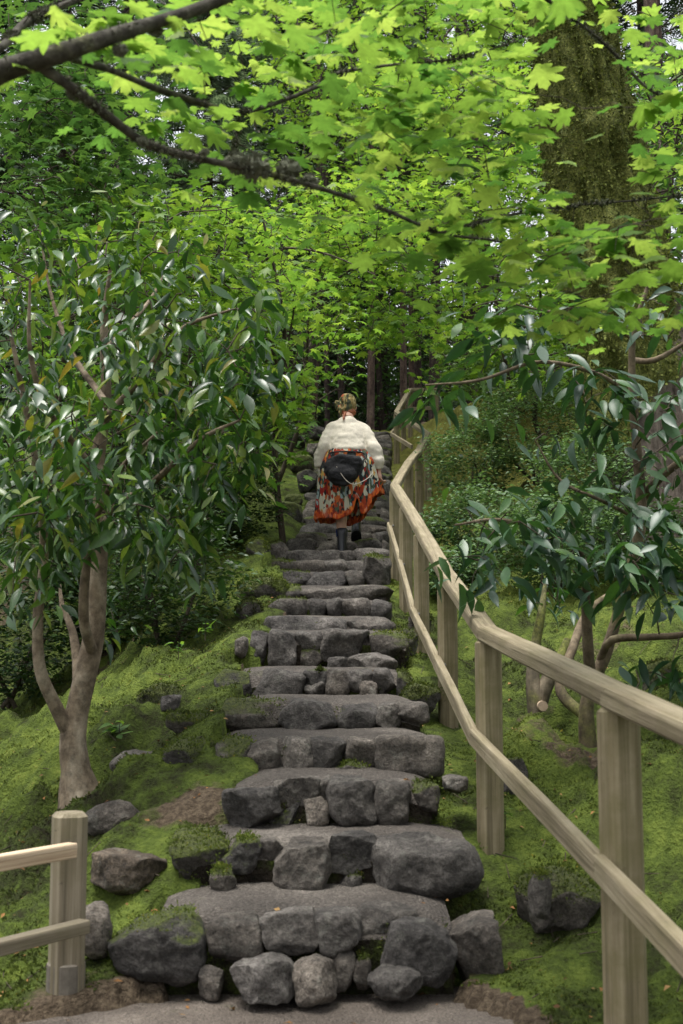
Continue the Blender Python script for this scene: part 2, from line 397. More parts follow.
# ------------------------------------------------------------------ terrain
CP = []
def cp(px, py, Y): CP.append(at(px, py, Y))
for k in range(NS):
    z = SZ[k]; lo = 0.16 if k < 9 else 0.10
    CP.append((SXR[k] + 0.22, SY[k] + 0.2, z - lo)); CP.append((SXL[k] - 0.18, SY[k] + 0.2, z - (0.03 if k else 0.16)))
for p in [(-1.0, 3.7, .03), (-1.6, 3.2, .05), (-1.5, 4.2, .10), (-.95, 4.3, .12), (0, 3.6, .0), (0, 2, 0), (0, -4, 0), (-3, -4, 0), (3, -4, .1), (-4, 1, .1), (1.0, 3.2, .08), (0.62, 3.6, .05), (.6, 4.0, .12),
          (1.6, 2.6, .16), (2.5, 1, .3), (1.3, 4.2, .33), (2.6, 4.2, .75), (4.5, 2, 1.0)]: CP.append(p)
for a in [(0, 870, 4.9), (0, 812, 5.9), (80, 803, 5.7), (0, 745, 7.6), (20, 700, 9.2), (130, 786, 5.6), (110, 840, 4.8), (125, 905, 4.45), (90, 930, 4.1), (160, 730, 6.1), (110, 720, 6.6), (170, 690, 6.7),
          (210, 640, 7.3), (170, 652, 8.0), (100, 665, 8.6), (235, 590, 8.6), (250, 545, 10.2), (200, 600, 9.4), (120, 615, 11.5), (275, 500, 14), (230, 520, 15), (285, 455, 18.5), (240, 480, 20), (160, 540, 18)]: cp(*a)
for a in [(488, 838, 4.83), (447, 724, 6.3), (421, 664, 8.0), (406, 610, 9.1), (396, 578, 10.3), (540, 770, 5.3), (600, 745, 5.7), (650, 800, 4.7), (683, 740, 4.9), (540, 705, 6.4), (640, 690, 6.0), (500, 645, 8.0), (560, 620, 8.3),
          (650, 620, 7.6), (470, 572, 10.4), (540, 545, 10.8), (640, 545, 10.2), (440, 520, 13.0), (500, 490, 13.5), (580, 480, 13.5), (432, 492, 16), (450, 455, 18), (520, 440, 18.5), (600, 430, 18), (412, 455, 20.3), (440, 415, 21.5), (500, 395, 22.5), (590, 380, 23)]: cp(*a)
for p in [(-8, 6, .6), (-8, 12, 1.0), (-6, 20, 2.3), (-12, 24, 2.6), (-14, 0, .3), (-4, 26, 4.4), (0.3, 25, 5.55), (0.3, 30, 5.7), (-8, 36, 5.0), (0, 45, 6.2), (8, 40, 8), (4, 28, 6.9), (5, 4, 1.7), (6, 9, 2.6), (8, 14, 4.5), (10, 22, 7.5), (12, 0, 2.2),
          (-20, 45, 5), (20, 45, 9), (20, 10, 5), (-20, 8, .6), (-24, 65, 7), (24, 65, 11), (0, 65, 8)]: CP.append(p)
CP = np.array(CP, float)
def _tps_k(d2): return 0.5 * d2 * np.log(d2 + 1e-9)
n_ = len(CP); D2 = ((CP[:, None, :2] - CP[None, :, :2]) ** 2).sum(-1)
K = _tps_k(D2) + np.eye(n_) * 0.06; Q = np.c_[np.ones(n_), CP[:, :2]]
A = np.block([[K, Q], [Q.T, np.zeros((3, 3))]])
WT = np.linalg.solve(A, np.r_[CP[:, 2], np.zeros(3)])
def tps(x, y):
    x = np.ravel(x); y = np.ravel(y); out = np.empty(len(x))
    for i in range(0, len(x), 20000):
        d2 = (x[i:i + 20000, None] - CP[None, :, 0]) ** 2 + (y[i:i + 20000, None] - CP[None, :, 1]) ** 2
        out[i:i + 20000] = _tps_k(d2) @ WT[:n_] + WT[n_] + WT[n_ + 1] * x[i:i + 20000] + WT[n_ + 2] * y[i:i + 20000]
    return out
PATH = np.array([(-1.0, 3.68), (-.60, 3.95), (-.2, 4.10), (.28, 4.10), (.36, 3.95), (.47, 3.80), (.60, 3.5), (.82, 3.1), (1.0, 2.4), (1.3, 0), (1.6, -7), (-4.5, -7), (-2.6, 1.2), (-1.35, 3.15)])
def poly_sd(x, y, P):
    x = np.asarray(x); y = np.asarray(y); d = np.full(x.shape, 1e9); ins = np.zeros(x.shape, bool)
    for i in range(len(P)):
        a, b = P[i], P[(i + 1) % len(P)]; e = b - a
        t = np.clip(((x - a[0]) * e[0] + (y - a[1]) * e[1]) / (e @ e), 0, 1)
        d = np.minimum(d, np.hypot(x - a[0] - t * e[0], y - a[1] - t * e[1]))
        c = ((a[1] > y) != (b[1] > y)) & (x < (b[0] - a[0]) * (y - a[1]) / (b[1] - a[1] + 1e-12) + a[0])
        ins ^= c
    return np.where(ins, -d, d)
def sstep(a, b, x): t = np.clip((x - a) / (b - a), 0, 1); return t * t * (3 - 2 * t)
DIRT = [(200, 812, 4.85, .30, .75), (60, 985, 3.85, .22, .7), (130, 985, 3.95, .22, .5), (575, 742, 5.6, .35, .6), (540, 700, 6.3, .25, .55), (450, 930, 4.05, .2, .6), (620, 620, 7.6, .5, .6), (240, 700, 7.6, .2, .2), (95, 640, 9, 1.0, .5), (520, 1000, 3.7, .12, .3)]
DIRT = [(at(a, b, c)[0], c, r, s) for a, b, c, r, s in DIRT]
def in_stairs(x, y, m=0.0):
    q = np.clip(np.searchsorted(SY, y, side='right') - 1, 0, NS - 1); xl = SXL[q] - m; xr = SXR[q] + m
    return (y > SY[0] - .02) & (y < SY[-1] + 1.2) & (x > xl) & (x < xr)
def ground(x, y, bumps=True):
    x = np.ravel(np.asarray(x, float)); y = np.ravel(np.asarray(y, float))
    z = tps(x, y)
    sd = poly_sd(x, y, PATH); off = sstep(-0.05, 0.35, sd)
    z = z * sstep(-.6, .5, sd)
    if bumps:
        P = np.c_[x, y, np.zeros(len(x))]
        hum = fbm(P * 1.6, 3, 5); hum2 = np.maximum(0, fbm(P * 3.6 + 9, 2, 8) + .1); fine = fbm(P * 17, 3, 12); fine2 = vnoise(P * 55, 15)
        q = np.clip(np.searchsorted(SY, y, side='right') - 1, 0, NS - 1); ex = np.maximum(SXL[q] - x, x - SXR[q]); near = np.where((y > 3.8) & (y < 24), .25 + .75 * sstep(.0, .55, ex), 1.0)
        z = z + off * near * (hum * .11 + hum2 * .18 + fine * .050 + fine2 * .018 - .072) * np.clip(1.15 - np.abs(y - 6) * 0.01, .6, 1.1)
        z = z + np.where(sd < 0.3, 1, 0) * 0.018 * fbm(P * 9, 2, 3) * sstep(-.02, .2, sd)
    z = np.where(sd < 0, -0.035 + 0.03 * sstep(-.12, 0, sd) + .008 * vnoise(np.c_[x * 14, y * 14, x * 0], 2), z)
    s = in_stairs(x, y, -.05 + .07 * vnoise(np.c_[x * 0 + np.sign(x), y * 4.5, x * 0], 41))
    idx = np.clip(np.searchsorted(SY, y, side='right') - 1, 0, NS - 1)
    z = np.where(s, np.minimum(z, np.where(idx > 0, SZ[np.maximum(idx - 1, 0)], 0) - 0.12 + 0 * z), z)
    return z
xs = np.unique(np.concatenate([np.linspace(-40, -6, 24), np.linspace(-6, -2.4, 50), np.arange(-2.4, 2.2, .03), np.linspace(2.2, 6, 60), np.linspace(6, 40, 24)]))
ys = np.unique(np.concatenate([np.linspace(-10, 2, 20), np.arange(2.0, 7.5, .03), np.arange(7.5, 13, .06), np.linspace(13, 26, 110), np.linspace(26, 75, 45)]))
GX, GY = np.meshgrid(xs, ys); gx, gy = GX.ravel(), GY.ravel()
gz = ground(gx, gy)
dirt = np.zeros(len(gx))
for dx, dy, r, s in DIRT: dirt = np.maximum(dirt, s * np.exp(-(((gx - dx) ** 2 + (gy - dy) ** 2) / (r * r))))
sdp = poly_sd(gx, gy, PATH)
dirt = np.maximum(dirt, np.where(sdp < .05, .9, 0)); dirt = np.maximum(dirt, .50 * np.exp(-np.maximum(sdp, 0) / .05))
dirt = np.where(in_stairs(gx, gy, -.10), .75, dirt); dirt = np.where(gy > 25, .8, dirt); dirt = np.where(gx < -3.2, np.maximum(dirt, .62), dirt)
G = Geo(); nx = len(xs); ny = len(ys)
i = np.arange(ny - 1)[:, None]; j = np.arange(nx - 1)[None, :]
G.add(np.c_[gx, gy, gz], np.stack([i * nx + j, i * nx + j + 1, (i + 1) * nx + j + 1, (i + 1) * nx + j], -1).reshape(-1, 4), dirt)
o = obj('ground', G, MG, attr='dirt'); tag(o, 'mossy hillside ground rising on both sides of the stone stairs', 'ground', kind='structure')

def patch(name, x0, x1, y0, y1, zf, mat, step=.03, skirt=.3, label='', wob=.03):
    nx_ = max(3, int((x1 - x0) / step)); ny_ = max(3, int((y1 - y0) / step))
    X, Y = np.meshgrid(np.linspace(x0, x1, nx_), np.linspace(y0, y1, ny_)); x, y = X.ravel(), Y.ravel()
    z = zf(x, y); g = Geo()
    i = np.arange(ny_ - 1)[:, None]; j = np.arange(nx_ - 1)[None, :]
    g.add(np.c_[x, y, z], np.stack([i * nx_ + j, i * nx_ + j + 1, (i + 1) * nx_ + j + 1, (i + 1) * nx_ + j], -1).reshape(-1, 4))
    if skirt:
        ring = np.concatenate([np.arange(nx_), nx_ - 1 + nx_ * np.arange(1, ny_), (ny_ - 1) * nx_ + np.arange(nx_ - 2, -1, -1), nx_ * np.arange(ny_ - 2, 0, -1)])
        top = np.c_[x, y, z][ring]; bot = top.copy(); bot[:, 2] -= skirt; n = len(ring); a = np.arange(n); b = (a + 1) % n
        bot[:, 1] += np.where(top[:, 1] < y0 + .001, .03, 0)
        g.add(np.vstack([top, bot]), np.stack([a + n, b + n, b, a], -1))
    nq = (nx_ - 1) * (ny_ - 1); o = obj(name, g, mat); o.data.materials.append(MSOIL)
    mi = np.zeros(len(o.data.polygons), np.int32); mi[nq:] = 1; o.data.polygons.foreach_set('material_index', mi)
    tag(o, label, 'path' if name == 'path' else 'stair tread', kind='structure'); return o
patch('path', -5, 2.2, -8, 4.15, lambda x, y: .004 * fbm(np.c_[x * 2, y * 2, 0 * x], 3, 4) + .0025 * vnoise(np.c_[x * 40, y * 40, 0 * x], 9), MPATH, .05, 0, 'brown gravel path at the foot of the stone stairs')
ORD = ['zeroth', 'first', 'second', 'third', 'fourth', 'fifth', 'sixth', 'seventh', 'eighth', 'ninth', 'tenth', 'eleventh', 'twelfth', 'thirteenth', 'fourteenth', 'fifteenth', 'sixteenth', 'seventeenth', 'eighteenth', 'nineteenth', 'twentieth']
def step_name(k):       # k from 0
    if k < 13: return ORD[k + 1] + ' step from the bottom'
    return ORD[NS - k] + ' step from the top'
for k in range(NS):
    y1 = SY[k + 1] + .06 if k + 1 < NS else SY[k] + 1.6
    x0, x1 = SXL[k] + .02, SXR[k] - .02
    if k == 0: x0 += .1; x1 -= .12
    patch('gravel_tread', x0, x1, SY[k] + .04, y1, lambda x, y, k=k: SZ[k] - .006 + .026 * np.clip((y - SY[k] - .09) / .4, 0, 1) - .07 * np.clip(1 - (y - SY[k] - .04) / .13, 0, 1) ** 2 - .035 * np.abs((x - (x0 + x1) / 2) / (x1 - x0) * 2) ** 6 + .010 * fbm(np.c_[x * 4, y * 4, 0 * x + k], 3, 4) + .0025 * vnoise(np.c_[x * 45, y * 45, 0 * x], 9), MTREAD, .03 if k < 7 else .06, .3,
          'grey gravel tread of the ' + step_name(k))

# ------------------------------------------------------------------ stones
def rock_geo(w, d, h, seed, sub=4, boxy=.55, flat=0.0, cuts=9, rough=1.0):
    v, f = ico(sub); r = np.random.default_rng(seed)
    e_ = 4.2 if boxy < .6 else 2.8
    if boxy < .35: e_ = 9.0
    p = v / np.maximum(1e-6, (np.abs(v) ** e_).sum(1) ** (1 / e_))[:, None]
    for _ in range(8 if boxy < .35 else (11 if boxy < .6 else 18)):
        n = r.normal(size=3) * np.array([1, 1, .85]); n /= np.linalg.norm(n)
        sup = (p @ n).max(); dd = sup * (r.uniform(.92, .99) if boxy < .35 else (r.uniform(.66, .93) if boxy < .6 else r.uniform(.74, .94)))
        p = p - np.maximum(0, p @ n - dd)[:, None] * n
    if flat:
        n = np.array([r.normal() * .06, r.normal() * .08 - .04, 1]); n /= np.linalg.norm(n); e = p @ n - (1 - flat); p = p - np.maximum(0, e)[:, None] * n * .93
    if boxy > .35: p = p @ np.array(Matrix.Rotation(r.normal() * .13, 3, 'Y')).T
    lo, hi = p.min(0), p.max(0); p = (p - (lo + hi) / 2) / (hi - lo) * 2
    s = np.array([w, d, h]) / 2; V = p * s; m = (w * d * h) ** (1 / 3)
    o3 = r.uniform(0, 50, 3); q = V / m
    rid = 1 - np.abs(fbm(q * 2.6 + o3, 3, seed + 3)) * 2
    V = V + v * (m * rough * (.075 * fbm(q * 2.0 + o3, 3, seed) + .040 * fbm(q * 6 + o3, 3, seed + 5) - .045 * np.maximum(0, rid - .72) + .011 * fbm(q * 22 + o3, 2, seed + 9)))[:, None]
    return V, f
STONES_USED = set()
def stone(x0, x1, y0, y1, Y, label, mat=None, depth=None, flat=.12, boxy=.55, seed=None, sub=4, name='step_stone', group='stones of the garden stairs', rot=0.0, cat='stone', push=0.0, sink=0.0):
    """a stone by the box it fills: pixel columns x0..x1, rows y0..y1, its front at distance Y"""
    a = at(x0, y0, Y); b = at(x1, y1, Y); w = b[0] - a[0]
    d = depth if depth else min(.24, max(.15, .8 * w))
    zt = at(x0, y0, Y + .75 * d)[2] if y0 > 665 else a[2]
    sink = sink or (.035 if name == 'step_stone' else 0.0)
    h = zt - b[2] + sink; a[2] = zt
    seed = seed if seed is not None else int(x0 * 7 + y0 * 13 + Y * 101)
    w *= 1.10; h *= 1.05
    if Y < 5.0 and sub == 4 and w > .12: sub = 5
    V, f = rock_geo(w, d, h, seed, sub, boxy, flat)
    if rot: V = V @ np.array(Matrix.Rotation(rot, 3, 'Z')).T
    c = np.array([(a[0] + b[0]) / 2, Y + d * .42 + push, (a[2] + b[2] - sink) / 2])
    if name == 'boulder': c[2] = max(c[2], float(ground([c[0]], [c[1]])[0]) + h * .06)
    g = Geo(); g.add(V + c, f)
    o = obj(name, g, mat or MST, origin=c); tag(o, label, cat, group); return o
# first step: upper row, then the lower row leaning on it
S1 = SY[0]
stone(110, 200, 904, 978, S1 - .03, 'big moss-capped boulder at left end of the bottom step', MSTM, seed=913, depth=.30, sink=.03)
stone(208, 260, 909, 958, S1, 'squarish grey stone beside the big mossy boulder in the bottom step', MST)
stone(261, 318, 906, 945, S1 - .02, 'wide pinkish-grey stone above the two round ones in the bottom step', MSTL, flat=.2)
stone(312, 359, 907, 947, S1 - .02, 'pale squarish stone in the middle of the bottom step top row', MSTL)
stone(350, 416, 903, 950, S1 + .06, 'broad flat stone set back in the bottom step top row, right of centre', MST, flat=.25)
stone(384, 455, 917, 978, S1 - .06, 'large angular dark stone jutting from the right half of the bottom step', MST, boxy=.7)
stone(453, 504, 908, 974, S1 + .02, 'upright stone with an earth-filled hollow at right end of the bottom step', MST, .3)
stone(198, 221, 964, 990, S1 - .06, 'smallest stone on the path at the foot of the bottom step', MSTL, .1)
stone(231, 293, 949, 996, S1 - .16, 'bigger round stone on the path, left of the pair at the stair foot', MSTL, .22, flat=.0, boxy=.8)
stone(292, 335, 951, 994, S1 - .15, 'round stone on the path, right of the pair at the stair foot', MSTL, .18, flat=.0, boxy=.8)
stone(331, 354, 946, 982, S1 - .04, 'narrow dark stone wedged right of the round pair in bottom step', MST, .14)
stone(352, 371, 952, 980, S1 - .04, 'thin shadowed stone under the flat stone of the bottom step', MSTM, .14)
stone(371, 421, 962, 991, S1 - .14, 'low rounded stone lying on the path below the large angular stone', MST, .2, flat=0, boxy=.8)
# second step
S2 = SY[1]
stone(168, 227, 828, 880, S2 + .02, 'moss-covered stone at left end of the second step', MSTMM, .3)
stone(224, 262, 836, 864, S2 + .03, 'small stone with moss next to the overgrown one, second step', MSTM)
stone(258, 282, 834, 858, S2 + .03, 'smallest top stone of the second step, left of the blocky one', MST)
stone(275, 329, 836, 885, S2 - .03, 'blocky dark stone reaching the ground in the second step', MST, .25)
stone(325, 381, 832, 864, S2 + .02, 'low wide stone left of the huge boulder in the second step', MST, flat=.25)
stone(375, 482, 831, 892, S2 - .08, 'huge smooth flat-topped boulder at right end of the second step', MST, .36, boxy=.6, flat=.15)
stone(210, 234, 866, 883, S2 - .06, 'little pale stone lying on the lowest tread at its left', MSTM, .1, flat=0, boxy=.85)
stone(337, 364, 867, 887, S2 + .02, 'small mossy stone tucked under the second step beside the huge boulder', MSTM, .12, flat=0, boxy=.85)
# third step
S3 = SY[2]
stone(224, 280, 782, 820, S3 - .05, 'wedge-shaped flat-topped stone at left end of the third step', MST, .36, flat=.3, boxy=.5)
stone(258, 301, 794, 824, S3 + .03, 'mossy stone under the wedge-shaped one in the third step', MSTM, .2)
stone(275, 321, 775, 796, S3 + .04, 'flat pale top stone left of the middle of the third step', MSTL, flat=.25)
stone(303, 329, 794, 819, S3, 'small squarish pale stone low in the middle of the third step', MSTL, .14)
stone(314, 337, 776, 801, S3 + .05, 'narrow stone set back left of the rounded block, third step', MST, .2)
stone(331, 379, 776, 818, S3 - .02, 'rounded block standing in the middle of the third step', MST, .26)
stone(376, 412, 779, 819, S3 - .01, 'tilted stone right of the rounded block in the third step', MST, .24)
stone(409, 439, 779, 812, S3 + .03, 'shadowed stone at right end of the third step', MSTM, .24)
stone(445, 468, 774, 793, S3 + .10, 'small pale block on the moss beyond the third step', MSTL, .14, group=None, name='boulder')
# fourth step
S4 = SY[3]
stone(163, 209, 738, 764, S4 + .02, 'mossy stone left of the fourth step, half sunk in moss', MSTMM, .25)
stone(209, 251, 737, 765, S4 + .02, 'rounded stone with mossy top at left end of the fourth step', MSTM, .25)
stone(247, 284, 738, 771, S4 - .02, 'dark upright stone, second from left in the fourth step', MST, .24)
stone(283, 316, 737, 770, S4 - .01, 'slanted pale stone left of the middle of the fourth step', MSTL, .24)
stone(312, 348, 737, 766, S4, 'mid-sized stone in the middle of the fourth step', MST, .24)
stone(346, 382, 736, 766, S4, 'stone next to the long cut block of the fourth step', MST, .24)
stone(379, 442, 734, 768, S4 - .03, 'long rectangular cut block at right end of the fourth step', MST, .26, boxy=.3, flat=.05)
stone(338, 366, 760, 772, S4 - .05, 'small low stone at the foot of the fourth step', MSTM, .1)
# fifth step
S5 = SY[4]
stone(218, 287, 698, 729, S5 + .02, 'broad dark stone at left end of the fifth step', MSTM, .3)
stone(281, 336, 700, 732, S5 - .05, 'large angular pale-faced stone jutting out of the fifth step', MST, .3, boxy=.7)
stone(334, 379, 702, 727, S5, 'flat stone right of the angular one in the fifth step', MST, .26)
stone(376, 400, 702, 728, S5, 'small pale stone in the fifth step beside the thin slab', MSTL, .22)
stone(397, 428, 701, 716, S5 + .02, 'thin slab at right end of the fifth step', MST, .24, flat=.2)
# sixth step
S6 = SY[5]
stone(214, 251, 670, 692, S6 + .02, 'slab sunk in moss at left end of the sixth step', MSTM, .26)
stone(249, 305, 669, 695, S6 - .01, 'long flat block, second from left in the sixth step', MST, .28, boxy=.4)
stone(305, 329, 679, 699, S6, 'squarish low stone in the sixth step, left of centre', MST, .2)
stone(304, 328, 669, 682, S6 + .03, 'thin capping stone above the squarish low one, sixth step', MSTM, .2)
stone(326, 350, 670, 699, S6, 'tall stone in the middle of the sixth step', MST, .22)
stone(346, 377, 669, 686, S6 + .02, 'capping stone right of the middle in the sixth step', MST, .22)
stone(359, 377, 681, 700, S6 - .03, 'little pale upright stone low in the sixth step', MSTL, .14)
stone(375, 397, 669, 688, S6, 'knobbly stone near right end of the sixth step', MST, .2)
stone(396, 416, 671, 699, S6 + .02, 'last stone at right end of the sixth step, by a post', MSTM, .24)
# seventh step
S7 = SY[6]
stone(250, 270, 631, 658, S7 + .02, 'narrow stone at left end of the tall seventh step', MST, .22)
stone(268, 295, 630, 668, S7 - .03, 'upright squarish block in the seventh step, reaching the tread', MST, .26)
stone(293, 324, 632, 650, S7 + .03, 'flat stone between two blocks of the tall seventh step', MST, .24)
stone(300, 326, 648, 665, S7 + .03, 'small shadowed stone under the flat one, seventh step', MSTM, .16)
stone(320, 371, 629, 659, S7 - .02, 'wide smooth block in the middle of the seventh step', MST, .3, boxy=.45)
stone(368, 409, 630, 658, S7 + .02, 'rugged boulder at right end of the seventh step', MSTM, .32)
stone(350, 397, 653, 667, S7 - .16, 'long low pale stone lying in front of the seventh step', MSTL, .2, flat=.0, boxy=.8)
stone(328, 350, 656, 667, S7 - .06, 'small rounded stone in front of the wide smooth block', MST, .12, flat=0)
# eighth to thirteenth
ROWS = {7: [(264, 317, 'long'), (313, 347, 'pale'), (343, 394, 'wide')],
        8: [(264, 308, 'bulging mossy'), (305, 328, 'dark'), (326, 344, 'small'), (342, 371, 'blocky'), (369, 392, 'low')],
        9: [(272, 301, 'mossy rounded'), (298, 389, 'very long straight')],
        10: [(257, 309, 'long mossy'), (305, 347, 'flat'), (345, 367, 'short')],
        11: [(267, 294, 'mossy'), (292, 326, 'flat'), (324, 349, 'pale rounded'), (347, 368, 'dark')],
        12: [(279, 342, 'long thin'), (340, 357, 'short'), (355, 391, 'bulky pale')]}
for k, row in ROWS.items():
    yb = STEP[k - 1][0] + 1.5
    for n_i, (x0, x1, adj) in enumerate(row):
        top = STEP[k][0] - (2 if adj == 'bulky pale' else 0); bot = min(yb, STEP[k][0] + 19)
        stone(x0, x1, top, bot, SY[k], f'{adj} stone of the {step_name(k)}', MSTM if 'mossy' in adj else (MSTL if 'pale' in adj else MST), .3, sub=3 if x1 - x0 < 45 else 4, boxy=.42, sink=.05, seed=k * 31 + n_i)
stone(364, 391, 553, 584, SY[10] - .02, 'tall bulky boulder with mossy top beside the first corner post of the handrail', MSTM, .4, group='stones of the garden stairs', flat=.1)
for k in range(13, NS):
    row = []; x = STEP[k][2]; r = np.random.default_rng(k + 400)
    sizes = r.uniform(.26, .52, 12) * F / SY[k]
    while x < STEP[k][3] - 6:
        x1 = min(STEP[k][3], x + sizes[len(row)]);
        if STEP[k][3] - x1 < 8: x1 = STEP[k][3]
        row.append((x, x1)); x = x1
    for n_i, (x0, x1) in enumerate(row):
        m = MSTM if r.random() < .35 else (MSTL if r.random() < .25 else MST)
        look = 'mossy' if m is MSTM else ('pale' if m is MSTL else 'dark')
        pos = 'leftmost' if n_i == 0 else ('rightmost' if n_i == len(row) - 1 else f'{ORD[n_i + 1]} from left')
        stone(x0 - .5, x1 + .5, STEP[k][0] + r.uniform(-1, 1.0), STEP[k][0] + .2 * F / SY[k], SY[k], f'small {look} stone, {pos} in the {step_name(k)}', m, .34, sub=3, boxy=.5, seed=k * 57 + n_i)
# loose boulders and mossy humps beside the stairs
def boulder(x0, x1, y0, y1, Y, label, mat, **kw):
    kw.setdefault('sink', .04); return stone(x0, x1, y0, y1, Y, label, mat, name='boulder', group=None, cat='boulder', **kw)
boulder(90, 160, 846, 897, 4.45, 'rounded brown boulder on the moss right of the low fence post', MSTB, flat=0, boxy=.85, depth=.2, sink=.0, seed=77)
boulder(74, 106, 901, 950, 4.02, 'pale cracked boulder behind the low fence post', MSTL, flat=0, boxy=.8, depth=.14)
boulder(84, 140, 818, 846, 4.95, 'jagged dark rock half sunk in moss behind the low fence', MST, boxy=.8, flat=0)
boulder(108, 162, 779, 797, 5.55, 'flat pale rock in moss at the foot of the left camellia', MSTL, flat=.1, boxy=.7)
boulder(138, 186, 684, 715, 6.6, 'mossy rock on left bank, left of the fifth step', MSTMM, boxy=.8, flat=0)
boulder(160, 180, 700, 712, 6.3, 'little grey rock poking out of moss below the mossy left rock', MST)
boulder(166, 206, 742, 760, 5.6, 'dark hollow rock overgrown with moss left of the fourth step', MSTMM)
boulder(234, 247, 648, 662, 6.95, 'small lone grey stone in moss left of the seventh step', MST, flat=0, boxy=.8)
boulder(236, 262, 604, 622, 8.3, 'mossy rounded rock left of the eighth step', MSTMM, boxy=.85, flat=0)
boulder(238, 285, 580, 602, 9.1, 'wide mossy rock left of the tenth step', MSTMM, boxy=.8, flat=0)
boulder(246, 268, 560, 576, 10.2, 'small mossy rock above the wide one on left bank', MSTMM, boxy=.85, flat=0)
boulder(262, 286, 541, 560, 11.3, 'dark mossy rock left of the thirteenth step', MSTM, boxy=.8, flat=0)
boulder(276, 301, 508, 527, 14, 'low mossy rock on left bank level with the skirt hem', MSTMM, flat=0)
boulder(285, 302, 494, 508, 15.5, 'grey-green rock left of the skirt on the bank', MSTMM, flat=0)
boulder(298, 318, 470, 488, 16.5, 'dark square-faced rock left of the black hip bag', MSTM, depth=.3)
boulder(288, 312, 454, 470, 18, 'large rough rock left of the woman at elbow height', MSTMM, depth=.4)
boulder(307, 322, 442, 453, 19.5, 'pale rough rock left of the sweater shoulder', MSTL, depth=.4)
boulder(286, 304, 434, 446, 21, 'grey rock heap stone at the upper left of the stairs', MSTM, depth=.5)
boulder(306, 328, 424, 438, 22.5, 'flat grey rock behind the woman\'s left shoulder at the stair top', MST, depth=.4)
boulder(526, 606, 866, 932, 4.25, 'moss-topped rock on the moss between the two nearest rail posts', MSTMM, boxy=.8, flat=0, depth=.3)
boulder(531, 552, 872, 906, 4.15, 'thin upright bare stone leaning on the moss-topped rock', MSTM, boxy=.8, flat=0, depth=.1)
boulder(393, 418, 629, 655, 7.25, 'grey stone between seventh step and the rail posts', MSTM, flat=0, boxy=.75)
boulder(410, 432, 612, 632, 8.0, 'low mossy stone behind the fourth rail post', MSTMM, flat=0)
boulder(404, 440, 684, 705, 6.2, 'mossy hump of stone right of the sixth step', MSTMM, flat=0, boxy=.85)
boulder(497, 530, 775, 815, 5.3, 'dark stone under a mossy overhang behind the second rail post', MSTM, boxy=.8)
boulder(640, 683, 660, 720, 5.9, 'moss-covered boulder at the right edge under glossy leaves', MSTMM, boxy=.85, flat=0)

# ------------------------------------------------------------------ handrail and fence
def chamfer_post(g, w, h, ch=.018, topch=.012):
    def ring(s, z):
        a = s / 2; c = ch
        return [(a, -a + c, z), (a, a - c, z), (a - c, a, z), (-a + c, a, z), (-a, a - c, z), (-a, -a + c, z), (-a + c, -a, z), (a - c, -a, z)]
    loft(g, [ring(w, 0), ring(w, h - topch), ring(w - 2 * topch * .8, h)])
def beam(name, p, q, w, h, mat, parent, rnd=.012, nd=None, over=0.0, rough=0.0):
    """a length of timber from p to q, w across, h high, in its own frame (z along the length)"""
    p = np.asarray(p, float); q = np.asarray(q, float); d = q - p; L = np.linalg.norm(d); d /= L
    p = p - d * over; L += 2 * over
    up = np.array([0, 0, 1.0]) if nd is None else np.asarray(nd, float)
    x = np.cross(d, up); x /= np.linalg.norm(x); y = np.cross(d, x) * -1
    g = Geo(); a, b, c = w / 2, h / 2, rnd
    base = [(a, -b + c), (a, b - 2 * c), (a - .35 * c, b - .6 * c), (a - 1.2 * c, b), (-a + 1.2 * c, b), (-a + .35 * c, b - .6 * c), (-a, b - 2 * c), (-a, -b + c), (-a + c, -b), (a - c, -b)]
    n = max(2, int(L / .12)); zz = np.linspace(0, L, n)
    rings = [[(u, v, z) for u, v in base] for z in zz]
    rings = np.array(rings)
    if rough: rings[:, :, :2] += rough * fbm(rings.reshape(-1, 3) * np.array([20, 20, 1.7]) + L * 7, 2, 3).reshape(n, -1, 1)
    loft(g, rings)
    me = g.mesh(name, smooth=False); me.materials.append(mat)
    o = bpy.data.objects.new(name, me); SC.collection.objects.link(o); o.parent = parent
    m = Matrix(((x[0], y[0], d[0], p[0]), (x[1], y[1], d[1], p[1]), (x[2], y[2], d[2], p[2]), (0, 0, 0, 1)))
    pl = wloc(parent); o.matrix_local = Matrix.Translation(tuple(-pl)) @ m
    return o
def post(p, zt, w, mat, parent, rz=0.0, sink=.25):
    g = Geo(); chamfer_post(g, w, zt - p[2] + sink); me = g.mesh('post', smooth=False); me.materials.append(mat)
    o = bpy.data.objects.new('post', me); SC.collection.objects.link(o); o.parent = parent
    o.location = tuple(np.array([p[0], p[1], p[2] - sink]) - wloc(parent)); o.rotation_euler = (0, 0, rz); return o
# rail posts: (px, py of the base, distance, py of the post top)
RP = [(618, 1040, 3.15, 707), (488, 838, 4.83, 640), (447, 724, 6.30, 581), (421, 664, 7.95, 534), (405.5, 609, 9.2, 507), (395, 578, 10.4, 490),
      (408.5, 540, 12.2, 466), (419, 512, 14.1, 453), (427.5, 493, 16.0, 436), (396.5, 461, 20.0, 414), (403.5, 440, 21.4, 402), (410, 432, 22.8, 391), (436, 425, 23.2, 391)]
rail = thing('wooden_handrail', 'weathered wooden handrail with square posts zigzagging up right side of the stairs', 'handrail', at(488, 838, 4.83))
tops, bases = [], []
for i_, (px, pb, Y, ptp) in enumerate(RP):
    b = at(px, pb, Y); t = at(px, ptp, Y); w_ = .089
    if i_ == 0: b[2] = .03
    b[0] = t[0]; bases.append(b); tops.append(t)
    post(b, t[2], w_, MWOOD, rail, rz=[.30, .16, .12, .1, .1, .1, -.2, -.2, -.2, .1, 0, 0, 0][i_])
tops = np.array(tops); bases = np.array(bases)
UP = np.array([0, 0, 1.0])
